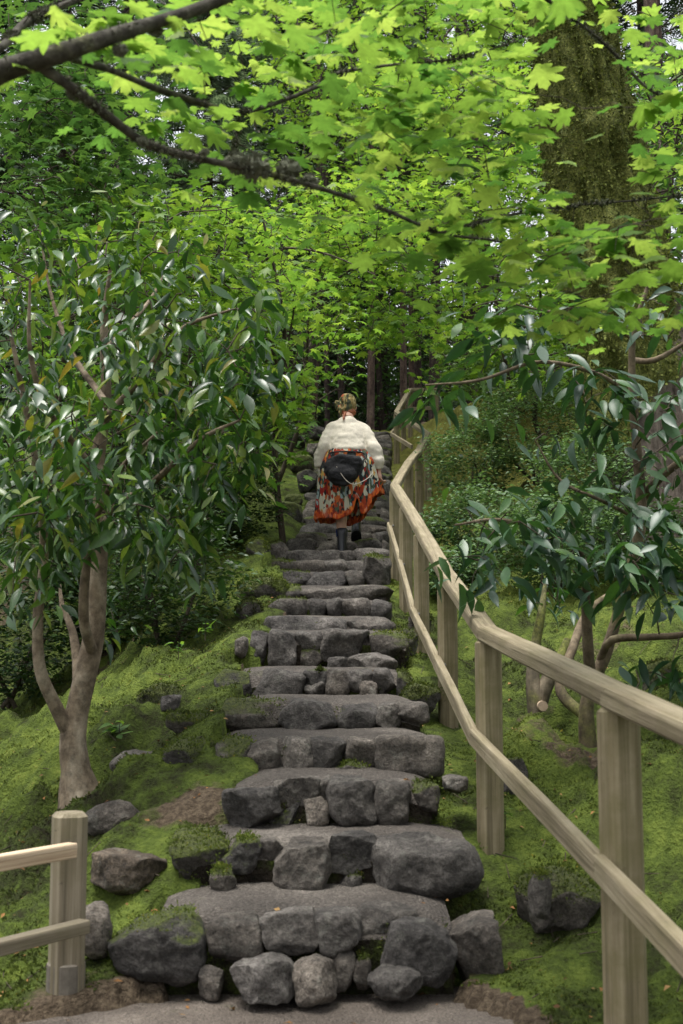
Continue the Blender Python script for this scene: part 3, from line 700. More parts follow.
pre = at(760, 771, 2.35)
seq = [pre] + [t for t in tops]
H = .056
cent = [np.array(p) + UP * (H / 2 - .004) for p in seq]
cent[0] = at(683, 727, 2.72); cent[0] = cent[1] + (cent[0] - cent[1]) * 1.5
for a_, b_ in zip(range(0, 13), range(1, 14)):
    beam('top_rail', cent[a_], cent[b_], .080, H, MWOODR, rail, .008, over=.012, rough=.003)
# lower rail runs on the stair side of the posts
LR = [(3.15, 868, 600), (4.83, 737, 474), (6.30, 662, 437), (7.95, 612, 413), (9.2, 563, 400), (10.5, 526, 389)]
lp = [at(x, y, Y) for Y, y, x in LR]; d0 = lp[0] - lp[1]; lp = [lp[0] + d0 * .75] + lp
for a_, b_ in zip(lp[:-1], lp[1:]): beam('lower_rail', a_, b_, .034, .064, MWOODR, rail, .006, over=.008, rough=.002)
up_ = [at(412, 447, 17.6), at(391, 434, 19.95), at(402, 421, 21.4)]
for a_, b_ in zip(up_[:-1], up_[1:]): beam('lower_rail', a_, b_, .034, .064, MWOODR, rail, .006)
beam('lower_rail', at(410, 409, 22.75), at(436, 408, 23.1), .034, .064, MWOODR, rail, .006)

MBOLT = mat_plain('bolt_steel', (.10, .095, .085), .55, .5)
for (Y, y, x), pb in zip(LR, bases[:6]):
    g = Geo(); q = at(x, y, Y); q = np.array([pb[0] + (q[0] - pb[0]) * .4, pb[1] - .06, q[2] - .015]); V, f = ico(2); g.add(V * [.009, .006, .009] + q, f); obj('bolt', g, MBOLT, rail)
fb = at(66, 972, 3.9)
fence = thing('low_wooden_fence', 'low wooden fence with one fresh pale upper rail at left end of the path', 'fence', fb)
fp = post(fb, at(66, 812, 3.9)[2], .098, MPOSTL, fence, rz=.35, sink=.1)
g = Geo(); a = .057
loft(g, [[(fb[0] + a * s * math.cos(q) , fb[1] + a * s * math.sin(q), fb[2] - .1 + z) for q in np.arange(16) / 16 * 2 * np.pi] for s, z in ((1, 0), (1, .125), (.9, .13))])
MCONC = mat_plain('post_sleeve', (0.12, 0.105, 0.085), .9, .2)
obj('sleeve', g, MCONC, fp, smooth=False)
dirf = np.array([-.15, -.25, 0]); dirf /= np.linalg.norm(dirf)
fp2 = fb + dirf * 1.6; fp2[2] = .02
post(fp2, fp2[2] + .6, .098, MPOSTL, fence, rz=.35, sink=.1)
s_ur = at(72, 850, 3.80); s_lr = at(84, 926, 3.80)
e = s_ur + dirf * 1.65; beam('upper_rail', s_ur, e, .04, .042, MWOODN, fence, .003)
e = s_lr + dirf * 1.65; beam('lower_rail', s_lr, e, .045, .038, MPOSTL, fence, .003)
g = Geo(); V, f = ico(2); g.add(V * .004 + at(63, 852, 3.77), f)
obj('nail_head', g, MCONC, fence)

# ------------------------------------------------------------------ leaves
def _leaf_template(kind):
    if kind == 'maple':       # seven toothed lobes
        A = [(0, 1.0), (9, .84), (15, .80), (22, .52), (30, .78), (38, .84), (45, .97), (53, .80), (61, .74), (66, .46), (75, .66), (84, .82), (93, .64), (100, .42), (114, .50), (126, .60), (140, .36), (165, .20)]
        out = [(r * math.sin(math.radians(a)), .28 + r * .72 * math.cos(math.radians(a))) for a, r in A]
        out = out + [(-x, y) for x, y in reversed(out[1:])]
        pts = [(0, .28)] + out; n = len(out)
        v = np.array([(x * .72, y, -.16 * (x * x + (y - .28) ** 2) + .03 * math.cos(7 * math.atan2(x, y - .28))) for x, y in pts])
        f = np.array([(0, 1 + (i + 1) % n, 1 + i) for i in range(n)])
    elif kind == 'maple_small':
        A = [(0, 1.0), (20, .52), (42, .95), (64, .5), (86, .8), (104, .42), (126, .55), (160, .22)]
        out = [(r * math.sin(math.radians(a)), .28 + r * .72 * math.cos(math.radians(a))) for a, r in A]
        out = out + [(-x, y) for x, y in reversed(out[1:])]
        pts = [(0, .28)] + out; n = len(out)
        v = np.array([(x * .72, y, -.18 * (x * x + (y - .28) ** 2)) for x, y in pts]); f = np.array([(0, 1 + (i + 1) % n, 1 + i) for i in range(n)])
    elif kind == 'ellipse':   # glossy pointed leaf with a folded midrib
        ys_ = [0, .12, .3, .5, .7, .86, 1.0]; ws = [.008, .085, .155, .165, .12, .05, .0]
        v, f = [], []
        for y, wd in zip(ys_, ws):
            zc = -.22 * y * y
            v += [(-wd, y, zc + wd * .28), (0, y, zc), (wd, y, zc + wd * .28)]
        for i in range(6):
            for c in (0, 1):
                a0 = i * 3 + c; f += [(a0, a0 + 1, a0 + 4), (a0, a0 + 4, a0 + 3)]
        v = np.array(v); f = np.array(f)
    elif kind == 'small':
        v = np.array([(0, 0, 0), (-.26, .45, .06), (0, 1, -.1), (.26, .45, .06), (0, .45, 0)]); f = np.array([(0, 4, 1), (1, 4, 2), (0, 3, 4), (4, 3, 2)])
    elif kind == 'frond':     # flat conifer spray: a comb of short needles groups on a rib
        v, f = [], []
        for s in (-1, 1):
            for i in range(8):
                y = i / 8; L = .34 * (1 - y) ** .7 + .06; k = len(v)
                v += [(0, y, -.12 * y * y), (s * L, y + L * .55, -.12 * y * y - .16 * L), (0, y + .085, -.12 * y * y)]
                f += [(k, k + 1, k + 2) if s < 0 else (k, k + 2, k + 1)]
        v = np.array(v); f = np.array(f)
    return v, f
TPL = {k: _leaf_template(k) for k in ('maple', 'maple_small', 'ellipse', 'small', 'frond')}
def unit(a): return a / (np.linalg.norm(a, axis=-1, keepdims=True) + 1e-9)
def leaves(g, kind, P, tip, nrm, size):
    v, f = TPL[kind]; n = len(P)
    t = unit(tip); s = unit(np.cross(t, nrm)); nn = np.cross(s, t)
    sz = np.asarray(size)[:, None, None]
    rs = np.random.default_rng(n + len(v)); kx = rs.uniform(.78, 1.15, n)[:, None, None]; kz = rs.uniform(.1, 2.4, n)[:, None, None]; sk = rs.normal(size=n)[:, None, None] * .10
    v = v[None]; vx = v[..., 0:1] * kx + sk * v[..., 1:2] ** 2; vz = v[..., 2:3] * kz
    V = P[:, None, :] + sz * (vx * s[:, None, :] + v[..., 1:2] * t[:, None, :] + vz * nn[:, None, :])
    v = v[0]
    Fc = f[None] + (np.arange(n) * len(v))[:, None, None]
    g.add(V.reshape(-1, 3), Fc.reshape(-1, 3))

def twigs(g, nodes, targets, r0=.004, order=None, sag=.06, sides=5, maxlen=None):
    """grow a twig from the nearest node of the tree to every target, near ones first; returns growth directions"""
    nodes = np.asarray(nodes, float); N_ = [nodes]; dirs = np.zeros_like(targets)
    d = np.array([((nodes - t) ** 2).sum(1).min() for t in targets]); idx = np.argsort(d)
    allp = nodes
    for q in idx:
        t = targets[q]; dd = ((allp - t) ** 2).sum(1); k = dd.argmin(); p = allp[k]; L = math.sqrt(dd[k])
        dirs[q] = (t - p) / (L + 1e-6)
        if L > .02:
            m1 = p + (t - p) * .35 + np.array([0, 0, sag * L]) + rng.normal(size=3) * L * .05; m2 = p + (t - p) * .7 + np.array([0, 0, sag * L * .8]) + rng.normal(size=3) * L * .04
            r = r0 * (1 + 1.2 * min(L, 1.5))
            P = tube(g, [p, m1, m2, t], [r, r * .8, r * .6, r * .35], sides, max(.06, L / 8), cap=False)
            allp = np.vstack([allp, P[1:]])
        else: allp = np.vstack([allp, t])
    return dirs

def pix_points(boxes):
    """points filling pixel boxes: (x0, y0, x1, y1, Y0, Y1, count)"""
    out = []
    for x0, y0, x1, y1, Y0, Y1, n in boxes:
        for _ in range(n): out.append(at(rng.uniform(x0, x1), rng.uniform(y0, y1), rng.uniform(Y0, Y1)))
    return np.array(out)

def spray(g, kind, C, D, per, spread, size, droop=.3, flat=.35, svar=.25, layer=.35):
    """per leaves round every cluster centre C, pointing outwards along D and drooping"""
    n = len(C) * per
    P = np.repeat(C, per, 0) + rng.normal(size=(n, 3)) * np.array([spread, spread, spread * layer])
    az = rng.uniform(0, 2 * np.pi, n)
    tip = np.c_[np.cos(az), np.sin(az), np.zeros(n)] + .6 * np.repeat(D, per, 0) * np.array([1, 1, .3])
    tip[:, 2] -= rng.uniform(.3, 1.7, n) * droop
    nr = np.c_[rng.normal(size=(n, 2)) * flat, np.ones(n)]
    sz = size * (1 + svar * rng.normal(size=n)).clip(.4, 1.6)
    u, v_ = to_px(P + unit(tip) * sz[:, None] * .5); keep = ~((P[:, 1] < 11) & (u > 300) & (u < 402) & (v_ > 372) & (v_ < 570)) & ~((P[:, 1] < 17) & (u > 316) & (u < 388) & (v_ > 380) & (v_ < 470))
    keep &= ~((P[:, 1] < 4.5) & (abs(u - 588 - (v_ - 110) * .17) < 44) & (v_ > 48) & (v_ < 188) & (rng.random(n) < .8))
    leaves(g, kind, P[keep], tip[keep], nr[keep], sz[keep])

def two_tone(o, twig):
    """triangles are leaves, quads are twigs"""
    o.data.materials.append(twig); lt = np.zeros(len(o.data.polygons), np.int32); o.data.polygons.foreach_get('loop_total', lt)
    o.data.polygons.foreach_set('material_index', (lt == 4).astype(np.int32)); return o
def build_tree(name, label, cat, trunk, limbs, C, leaf, per, spread, size, barkmat, leafmat, group=None, twig_r=.004, droop=.3, flat=.35, layer=.35, sides=12, rough=.12, twigmat=None, lname='branch', step=.06, base=None, extra=None, trough=None):
    """trunk, limbs: (points, radii); C: cluster centres"""
    b = np.asarray(trunk[0][0]) if trunk else np.asarray(base)
    t = thing(name, label, cat, b, group); nodes = []
    if trunk:
        g = Geo(); nodes.append(tube(g, trunk[0], trunk[1], sides, step, trough if trough is not None else rough, 3)); obj('trunk', g, barkmat, t)
    for pts, rad in limbs:
        g = Geo(); nodes.append(tube(g, pts, rad, max(6, sides - 4), step, rough, 5)); obj(lname, g, barkmat, t)
    if len(C):
        nd = np.concatenate(nodes); nd = nd[int(len(nd) * .15):] if not limbs else nd
        g = Geo(); D = twigs(g, nd, C, twig_r)
        spray(g, leaf, C, D, per, spread, size, droop, flat, layer=layer)
        two_tone(obj('crown', g, leafmat, t), twigmat or MTWIG)
    return t
# ------------------------------------------------------------------ leaf colours
LM_NEAR = mat_leaf('maple_leaf_near', [(0.10, (0.055, 0.135, 0.030)), (0.36, (0.115, 0.215, 0.042)), (0.64, (0.175, 0.28, 0.055)), (0.95, (0.28, 0.365, 0.09))], .62, .5, .25, (1.35, 1.35, .9), .22, 2.0)
LM_MID = mat_leaf('maple_leaf_mid', [(0.2, (0.055, 0.135, 0.030)), (0.45, (0.108, 0.21, 0.042)), (0.65, (0.165, 0.27, 0.052)), (0.9, (0.26, 0.35, 0.08))], .56, .5, .3, (1.5, 1.45, .7), .55, 1.3)
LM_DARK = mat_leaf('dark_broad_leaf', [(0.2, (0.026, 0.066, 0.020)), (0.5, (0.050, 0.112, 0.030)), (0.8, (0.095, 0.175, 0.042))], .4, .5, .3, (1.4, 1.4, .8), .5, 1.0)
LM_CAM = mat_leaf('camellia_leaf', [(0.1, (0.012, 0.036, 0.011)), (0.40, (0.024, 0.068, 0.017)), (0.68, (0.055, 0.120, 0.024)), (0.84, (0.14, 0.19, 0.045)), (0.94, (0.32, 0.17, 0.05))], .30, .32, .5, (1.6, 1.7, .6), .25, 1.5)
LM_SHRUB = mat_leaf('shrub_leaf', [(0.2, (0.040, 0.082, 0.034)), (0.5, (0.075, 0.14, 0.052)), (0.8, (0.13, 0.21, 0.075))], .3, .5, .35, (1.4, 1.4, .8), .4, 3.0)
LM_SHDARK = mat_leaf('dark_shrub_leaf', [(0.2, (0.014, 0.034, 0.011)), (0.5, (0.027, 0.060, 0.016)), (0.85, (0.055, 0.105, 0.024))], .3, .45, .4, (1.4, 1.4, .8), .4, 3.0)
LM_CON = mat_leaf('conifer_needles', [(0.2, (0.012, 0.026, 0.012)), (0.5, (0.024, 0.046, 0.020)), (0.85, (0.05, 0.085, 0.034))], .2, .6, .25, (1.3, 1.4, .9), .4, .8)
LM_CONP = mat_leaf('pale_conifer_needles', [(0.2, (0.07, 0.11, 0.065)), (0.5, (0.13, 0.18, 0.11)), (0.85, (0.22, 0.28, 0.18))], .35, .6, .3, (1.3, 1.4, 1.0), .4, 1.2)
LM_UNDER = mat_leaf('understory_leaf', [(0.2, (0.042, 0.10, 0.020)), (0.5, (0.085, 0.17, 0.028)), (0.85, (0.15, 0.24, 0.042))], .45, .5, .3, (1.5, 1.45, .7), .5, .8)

gz1 = lambda x, y: float(ground([x], [y], False)[0])

# ------------------------------------------------------------------ left camellia
Yc = 5.7
tr = [at(82, 808, Yc), at(76, 770, Yc), at(73, 735, Yc), at(82, 690, Yc + .02), at(93, 640, Yc + .05), at(98, 580, Yc + .08), at(100, 520, Yc + .1), at(98, 460, Yc + .12), at(106, 400, Yc + .1), at(104, 330, Yc + .05), at(110, 270, Yc)]
trr = [.112, .068, .058, .054, .048, .040, .036, .032, .026, .018, .009]
limbs = [([at(73, 738, Yc), at(55, 705, Yc - .05), at(40, 668, Yc - .1), at(38, 615, Yc - .12), at(44, 555, Yc - .15), at(38, 480, Yc - .2), at(24, 400, Yc - .3), at(10, 330, Yc - .4)], [.038, .030, .026, .023, .020, .017, .013, .007]),
         ([at(80, 700, Yc), at(77, 660, Yc + .12), at(72, 630, Yc + .2), at(62, 605, Yc + .25), at(60, 585, Yc + .3)], [.03, .024, .018, .012, .006]),
         ([at(92, 650, Yc), at(84, 620, Yc - .1), at(86, 570, Yc - .14), at(95, 520, Yc - .2), at(120, 470, Yc - .35), at(160, 430, Yc - .5)], [.026, .022, .02, .017, .013, .006]),
         ([at(98, 540, Yc), at(118, 505, Yc - .1), at(150, 485, Yc - .3), at(200, 440, Yc - .5), at(240, 420, Yc - .6)], [.024, .02, .016, .01, .005]),
         ([at(100, 480, Yc), at(70, 440, Yc - .2), at(45, 405, Yc - .35), at(30, 350, Yc - .5), at(30, 280, Yc - .6)], [.022, .018, .014, .01, .005]),
         ([at(103, 420, Yc), at(140, 380, Yc - .1), at(180, 330, Yc - .2), at(230, 310, Yc - .3)], [.02, .015, .01, .005]),
         ([at(104, 400, Yc), at(70, 350, Yc + .2), at(50, 290, Yc + .3), at(40, 230, Yc + .3)], [.016, .012, .008, .004]),
         ([at(105, 350, Yc), at(150, 300, Yc + .3), at(170, 260, Yc + .4)], [.012, .009, .004])]
C = pix_points([(0, 390, 110, 520, 4.7, 6.2, 44), (0, 270, 150, 390, 4.9, 6.6, 38), (95, 285, 215, 390, 4.9, 6.4, 36), (110, 380, 225, 500, 4.8, 6.1, 44), (190, 310, 280, 380, 4.9, 5.9, 15), (200, 380, 245, 470, 4.9, 5.7, 13), (0, 480, 120, 545, 4.7, 5.8, 30), (230, 290, 295, 345, 5, 5.6, 5), (20, 205, 130, 270, 5.2, 6.5, 13), (120, 480, 200, 545, 4.9, 5.7, 15), (-120, 220, 0, 540, 4.6, 6.6, 45), (150, 540, 200, 590, 5.2, 5.6, 4), (100, 600, 130, 640, 5.8, 6.2, 3), (130, 240, 240, 290, 5.0, 6.0, 8), (180, 440, 250, 520, 5.0, 5.6, 14), (150, 500, 210, 575, 5.1, 5.6, 9), (0, 520, 60, 600, 4.8, 5.6, 12), (230, 340, 285, 400, 5.0, 5.6, 8)])
build_tree('camellia_tree', 'camellia with pale multi-stemmed trunk and glossy leaves on left moss bank', 'tree', (tr, trr), limbs, C[rng.random(len(C)) < .84], 'ellipse', 10, .062, .088, MCAM, LM_CAM, twig_r=.003, droop=.8, flat=.6, layer=.8, sides=16, rough=.16, step=.04)

# ------------------------------------------------------------------ right camellia
Yr = 5.75
tr = [at(588, 748, Yr), at(586, 715, Yr), at(590, 690, Yr), at(605, 655, Yr), at(622, 600, Yr), at(640, 530, Yr - .05), at(641, 495, Yr - .05), at(636, 440, Yr - .1), at(632, 380, Yr - .1), at(634, 330, Yr - .15), at(650, 280, Yr - .2)]
trr = [.042, .034, .029, .027, .026, .025, .024, .021, .017, .013, .007]
limbs = [([at(641, 500, Yr), at(660, 478, Yr - .1), at(690, 455, Yr - .2), at(740, 420, Yr - .3)], [.022, .02, .018, .012]),
         ([at(592, 690, Yr), at(588, 650, Yr - .1), at(586, 600, Yr - .15), at(583, 560, Yr - .2), at(560, 535, Yr - .3), at(500, 520, Yr - .5), at(455, 525, Yr - .7)], [.028, .024, .02, .016, .012, .008, .004]),
         ([at(600, 660, Yr), at(612, 640, Yr - .1), at(650, 637, Yr - .2), at(690, 633, Yr - .3), at(740, 610, Yr - .35)], [.018, .017, .016, .014, .008]),
         ([at(590, 720, Yr), at(560, 690, Yr + .15), at(572, 650, Yr + .3), at(590, 610, Yr + .5), at(625, 585, Yr + .8), at(650, 560, Yr + 1.0)], [.026, .024, .022, .020, .016, .009]),
         ([at(634, 400, Yr), at(600, 375, Yr - .25), at(540, 362, Yr - .5), at(480, 380, Yr - .7), at(425, 385, Yr - .9)], [.014, .011, .008, .006, .003]),
         ([at(632, 360, Yr), at(655, 360, Yr - .1), at(690, 340, Yr - .15)], [.016, .014, .009]),
         ([at(640, 520, Yr), at(600, 500, Yr - .3), at(560, 480, Yr - .3), at(535, 440, Yr - .3)], [.01, .008, .006, .003]),
         ([at(634, 340, Yr), at(600, 320, Yr - .2), at(540, 310, Yr - .4), at(500, 300, Yr - .5)], [.01, .008, .005, .003])]
C = pix_points([(412, 384, 446, 412, 4.7, 5.1, 3), (450, 300, 600, 345, 5.0, 5.6, 12), (470, 345, 560, 390, 5.0, 5.5, 6), (560, 360, 640, 430, 5.1, 5.6, 12), (640, 380, 700, 480, 5.1, 5.7, 9), (540, 430, 640, 500, 5.2, 5.6, 6), (445, 505, 560, 560, 4.8, 5.3, 14), (560, 490, 683, 560, 5.0, 5.6, 17), (620, 545, 700, 600, 4.9, 5.4, 15), (560, 540, 640, 585, 5.0, 5.6, 8), (630, 660, 683, 690, 5.0, 5.4, 5), (640, 290, 720, 340, 5.4, 5.9, 6), (700, 330, 800, 600, 5.0, 6.0, 25), (470, 560, 520, 590, 5.0, 5.3, 3)])
MCAMB = mat_bark('brown_mossy_bark', (0.045, 0.034, 0.022), (0.11, 0.085, 0.055), (0.21, 0.17, 0.115), .35, sx=10, sz=5, bd=.01)
LM_CAM2 = mat_leaf('broad_camellia_leaf', [(0.1, (0.014, 0.040, 0.022)), (0.5, (0.026, 0.068, 0.028)), (0.85, (0.045, 0.105, 0.030)), (0.97, (0.09, 0.16, 0.03)), (0.99, (0.40, 0.19, 0.03))], .2, .40, .45, (1.6, 1.8, .6), .15, 1.5)
build_tree('camellia_shrub', 'open camellia shrub with crooked stems and large dark leaves behind the handrail', 'tree', (tr, trr), limbs, C, 'ellipse', 6, .06, .110, MCAMB, LM_CAM2, twig_r=.003, droop=.6, flat=.5, layer=.6, sides=12, rough=.18, step=.04)
# cut stump stems beside it
st = [at(537, 712, 6.2), at(534, 690, 6.2), at(533, 660, 6.25), at(541, 615, 6.3), at(545, 585, 6.4)]
b2 = [([at(538, 708, 6.2), at(548, 680, 6.2), at(560, 660, 6.25), at(568, 640, 6.3)], [.04, .035, .03, .022])]
t = build_tree('cut_shrub', 'short mossy shrub stump with pale sawn cut behind the handrail', 'shrub', (st, [.045, .038, .028, .02, .01]), b2, pix_points([(530, 560, 560, 610, 6.2, 6.6, 8)]), 'ellipse', 4, .05, .09, mat_bark('mossy_bark', (0.035, 0.03, 0.02), (0.09, 0.075, 0.05), (0.17, 0.14, 0.10), .75, bd=.006), LM_CAM2, sides=10)
g = Geo(); c = at(543, 706, 6.12); tube(g, [c + np.array([0, .06, .0]), c], [.024, .024], 14, .02); obj('sawn_cut', g, mat_plain('sawn_wood', (.36, .27, .19), .8), t)

# ------------------------------------------------------------------ near maple reaching in from the left
Ym = 2.3
lim = [([np.array([-1.55, 1.75, 1.6]), np.array([-1.2, 2.0, 1.95]), at(-60, 100, Ym), at(0, 72, Ym), at(70, 50, Ym), at(140, 27, Ym + .1), at(210, 4, Ym + .2), at(300, -40, Ym + .3), at(420, -90, Ym + .6), at(560, -110, Ym + 1.0)], [.045, .030, .020, .019, .0175, .0155, .0135, .012, .010, .006]),
       ([at(35, 62, Ym), at(75, 90, Ym + .05), at(110, 118, Ym + .15), at(150, 145, Ym + .25), at(205, 160, Ym + .35), at(245, 168, Ym + .4), at(300, 182, Ym + .5), at(341, 195, Ym + .6), at(390, 212, Ym + .75), at(440, 233, Ym + .9), at(490, 240, Ym + 1.0), at(540, 250, Ym + 1.1)], [.0105, .010, .009, .008, .0075, .007, .0062, .0055, .0048, .004, .003, .002]),
       ([at(70, 58, Ym + .1), at(110, 70, Ym + .3), at(160, 90, Ym + .5), at(210, 106, Ym + .7), at(240, 113, Ym + .8), at(290, 98, Ym + .9), at(330, 80, Ym + 1.0), at(341, 72, Ym + 1.05), at(400, 64, Ym + 1.1), at(460, 58, Ym + 1.2), at(520, 40, Ym + 1.3)], [.008, .008, .0075, .007, .0065, .006, .0055, .005, .004, .0035, .002]),
       ([at(-40, 60, Ym + .1), at(0, 48, Ym + .2), at(30, 20, Ym + .4), at(90, -5, Ym + .6)], [.012, .011, .009, .007]),
       ([at(240, 113, Ym + .8), at(236, 140, Ym + .8), at(232, 162, Ym + .6)], [.004, .003, .003]),
       ([at(420, -90, Ym + .6), at(520, -20, Ym + .9), at(600, 40, Ym + 1.1), at(650, 90, Ym + 1.2), at(700, 110, Ym + 1.3)], [.008, .006, .005, .004, .003]),
       ([at(440, 233, Ym + .9), at(510, 215, Ym + 1.1), at(580, 205, Ym + 1.2), at(640, 200, Ym + 1.3), at(720, 190, Ym + 1.4)], [.004, .0035, .003, .003, .002])]
base = np.array([-1.75, 1.6, gz1(-1.75, 1.6) - .1])
mtr = ([base, base + [.02, .02, .8], np.array([-1.6, 1.7, 1.5]), np.array([-1.75, 1.7, 2.6]), np.array([-1.6, 1.8, 3.8])], [.10, .085, .07, .05, .03])
C = pix_points([(190, 0, 420, 62, 2.5, 3.6, 17), (400, 0, 525, 90, 2.9, 3.8, 14), (530, 0, 683, 35, 3.0, 3.8, 7), (620, 30, 683, 130, 3.0, 3.8, 5), (340, 85, 510, 150, 2.9, 3.8, 9), (150, 80, 330, 140, 2.6, 3.5, 4), (400, 150, 510, 200, 3.0, 3.7, 6), (545, 95, 600, 110, 3.1, 3.3, 1), (630, 130, 683, 180, 3.1, 3.7, 3), (390, 205, 683, 255, 3.0, 3.7, 20), (450, 255, 683, 325, 3.2, 3.9, 9), (520, 300, 640, 365, 3.4, 3.9, 4), (40, -20, 190, 15, 2.4, 3.0, 6), (0, 30, 60, 60, 2.2, 2.5, 2), (200, 120, 400, 175, 2.9, 3.5, 7), (100, -160, 700, 0, 2.4, 4.0, 24), (690, -60, 900, 320, 2.8, 4.0, 16)])
nm = build_tree('overhanging_maple', 'near maple whose lichen-spotted branches and lime-green leaves overhang the top of the view', 'tree', mtr, lim, C, 'maple', 8, .13, .068, MMAPB, LM_NEAR, twig_r=.0016, droop=.16, flat=.20, layer=.22, sides=14, rough=.34, step=.02)
for bo in [q for q in nm.children if q.name.startswith('branch')]:
    mv = len(bo.data.vertices); co = np.zeros(mv * 3); bo.data.vertices.foreach_get('co', co); co = co.reshape(-1, 3); nn = np.zeros(mv * 3); bo.data.vertices.foreach_get('normal', nn); nn = nn.reshape(-1, 3)
    wgt = vnoise((co + 3) * 16, 5) + .3 * nn[:, 2]; cand = np.where(wgt > .05)[0]
    if len(cand) < 20: continue
    ci = rng.choice(cand, 2200); g = Geo(); P = co[ci] + wloc(bo) + rng.normal(size=(2200, 3)) * .002
    leaves(g, 'small', P, nn[ci] + rng.normal(size=(2200, 3)) * .7, rng.normal(size=(2200, 3)), rng.uniform(.003, .010, 2200))
    obj('lichen', g, mat_leaf('branch_lichen', [(.2, (.025, .027, .014)), (.5, (.065, .070, .040)), (.85, (.21, .22, .16))], .1, .9, .1, (1, 1, 1), .3, 20), bo)
MLICH = mat_plain('lichen', (.16, .165, .12), .95, .1, 60, .5, 1.0, .01)
for px, py, Y, r in [(237, 163, 2.7, .020), (255, 168, 2.72, .026), (288, 170, 2.8, .022), (75, 93, 2.36, .013), (120, 50, 2.36, .012), (205, 152, 2.62, .008), (300, 80, 3.2, .008), (143, 142, 2.5, .009), (48, 55, 2.32, .012), (155, 30, 2.45, .012), (310, 182, 2.85, .016)]:
    g = Geo(); V, f = ico(3); c = at(px, py, Y); V2 = V * r * (1 + .5 * fbm(V * 3 + px, 3, 2) + .35 * vnoise(V * 11 + px, 4))[:, None]; g.add(V2 * [1.2, 1, .8] + c, f)
    P = c + unit(rng.normal(size=(160, 3))) * r * .9; leaves(g, 'small', P, P - c + rng.normal(size=(160, 3)) * .005, rng.normal(size=(160, 3)), np.full(160, r * .55))
    obj('lichen_tuft', g, MLICH, nm)

# ------------------------------------------------------------------ big mossy trunk on the right
Yb = 11.0
ax = [at(668, 575, Yb), at(662, 520, Yb), at(654, 450, Yb), at(642, 380, Yb), at(622, 290, Yb), at(600, 190, Yb), at(584, 100, Yb), at(571, 20, Yb), at(560, -80, Yb), at(548, -250, Yb), at(540, -450, Yb)]
ar = [.66, .58, .53, .50, .45, .40, .365, .335, .31, .28, .25]
t = thing('mossy_tree', 'huge leaning tree trunk with ridged bark below and thick moss above, upper right', 'tree', ax[0])
P, r_ = smooth_path(ax, ar, .07); sides = 160; ang = np.arange(sides) / sides * 2 * np.pi
rings = []; at_ = []
for i in range(len(P)):
    zz = P[i][2]; q = np.c_[np.cos(ang) * 3.2, np.sin(ang) * 3.2, np.full(sides, zz * .45)]
    ridge = np.abs(fbm(np.c_[np.cos(ang) * 8, np.sin(ang) * 8, np.full(sides, zz * 1.1)], 2, 4)); lump = fbm(q * .8, 3, 8); lump2 = fbm(np.c_[np.cos(ang) * 5, np.sin(ang) * 5, np.full(sides, zz * 3.2)], 3, 9)
    m = sstep(2.9, 4.1, zz + .6 * lump - .75 * np.cos(ang - .2))
    rr = r_[i] * (1 + .07 * lump + (.26 * ridge - .07) * (1 - m) + m * (.05 + .34 * lump2))
    rings.append(np.c_[P[i][0] + rr * np.cos(ang), P[i][1] + rr * np.sin(ang), np.full(sides, zz)]); at_.append(.05 + .95 * m)
g = Geo(); rings = np.array(rings); loft(g, rings, False, np.array(at_).ravel())
obj('trunk', g, MBIG, t, attr='moss')
# moss fur on its upper part
V = rings.reshape(-1, 3); mm = np.array(at_).ravel(); front = (V[:, 1] < Yb + .25) & (mm > .45) & (V[:, 2] < 9)
ci = rng.choice(np.where(front)[0], 26000); cc = np.repeat(P, sides, 0)[ci]; nrm = unit(V[ci] - cc)
pp = V[ci] + rng.normal(size=(len(ci), 3)) * .02
g = Geo(); leaves(g, 'small', pp, nrm * .8 + rng.normal(size=pp.shape) * .6 + np.array([0, 0, -.5]), nrm + rng.normal(size=pp.shape) * .5, rng.uniform(.02, .05, len(ci)))
LM_MOSS = mat_leaf('trunk_moss', [(0.25, (0.022, 0.030, 0.008)), (0.47, (0.070, 0.088, 0.020)), (0.78, (0.18, 0.205, 0.052))], .25, .8, .1, (1.2, 1.2, .8), .6, 3.0)
obj('moss_coat', g, LM_MOSS, t)
for pts, rad in [([at(560, -300, Yb), at(400, -420, Yb + .6), at(250, -470, Yb + 1)], [.16, .10, .03]), ([at(550, -350, Yb), at(700, -450, Yb + 1), at(850, -500, Yb + 2)], [.16, .1, .03])]:
    g = Geo(); tube(g, pts, rad, 8, .1, .15, 3); obj('branch', g, MTWIG, t)

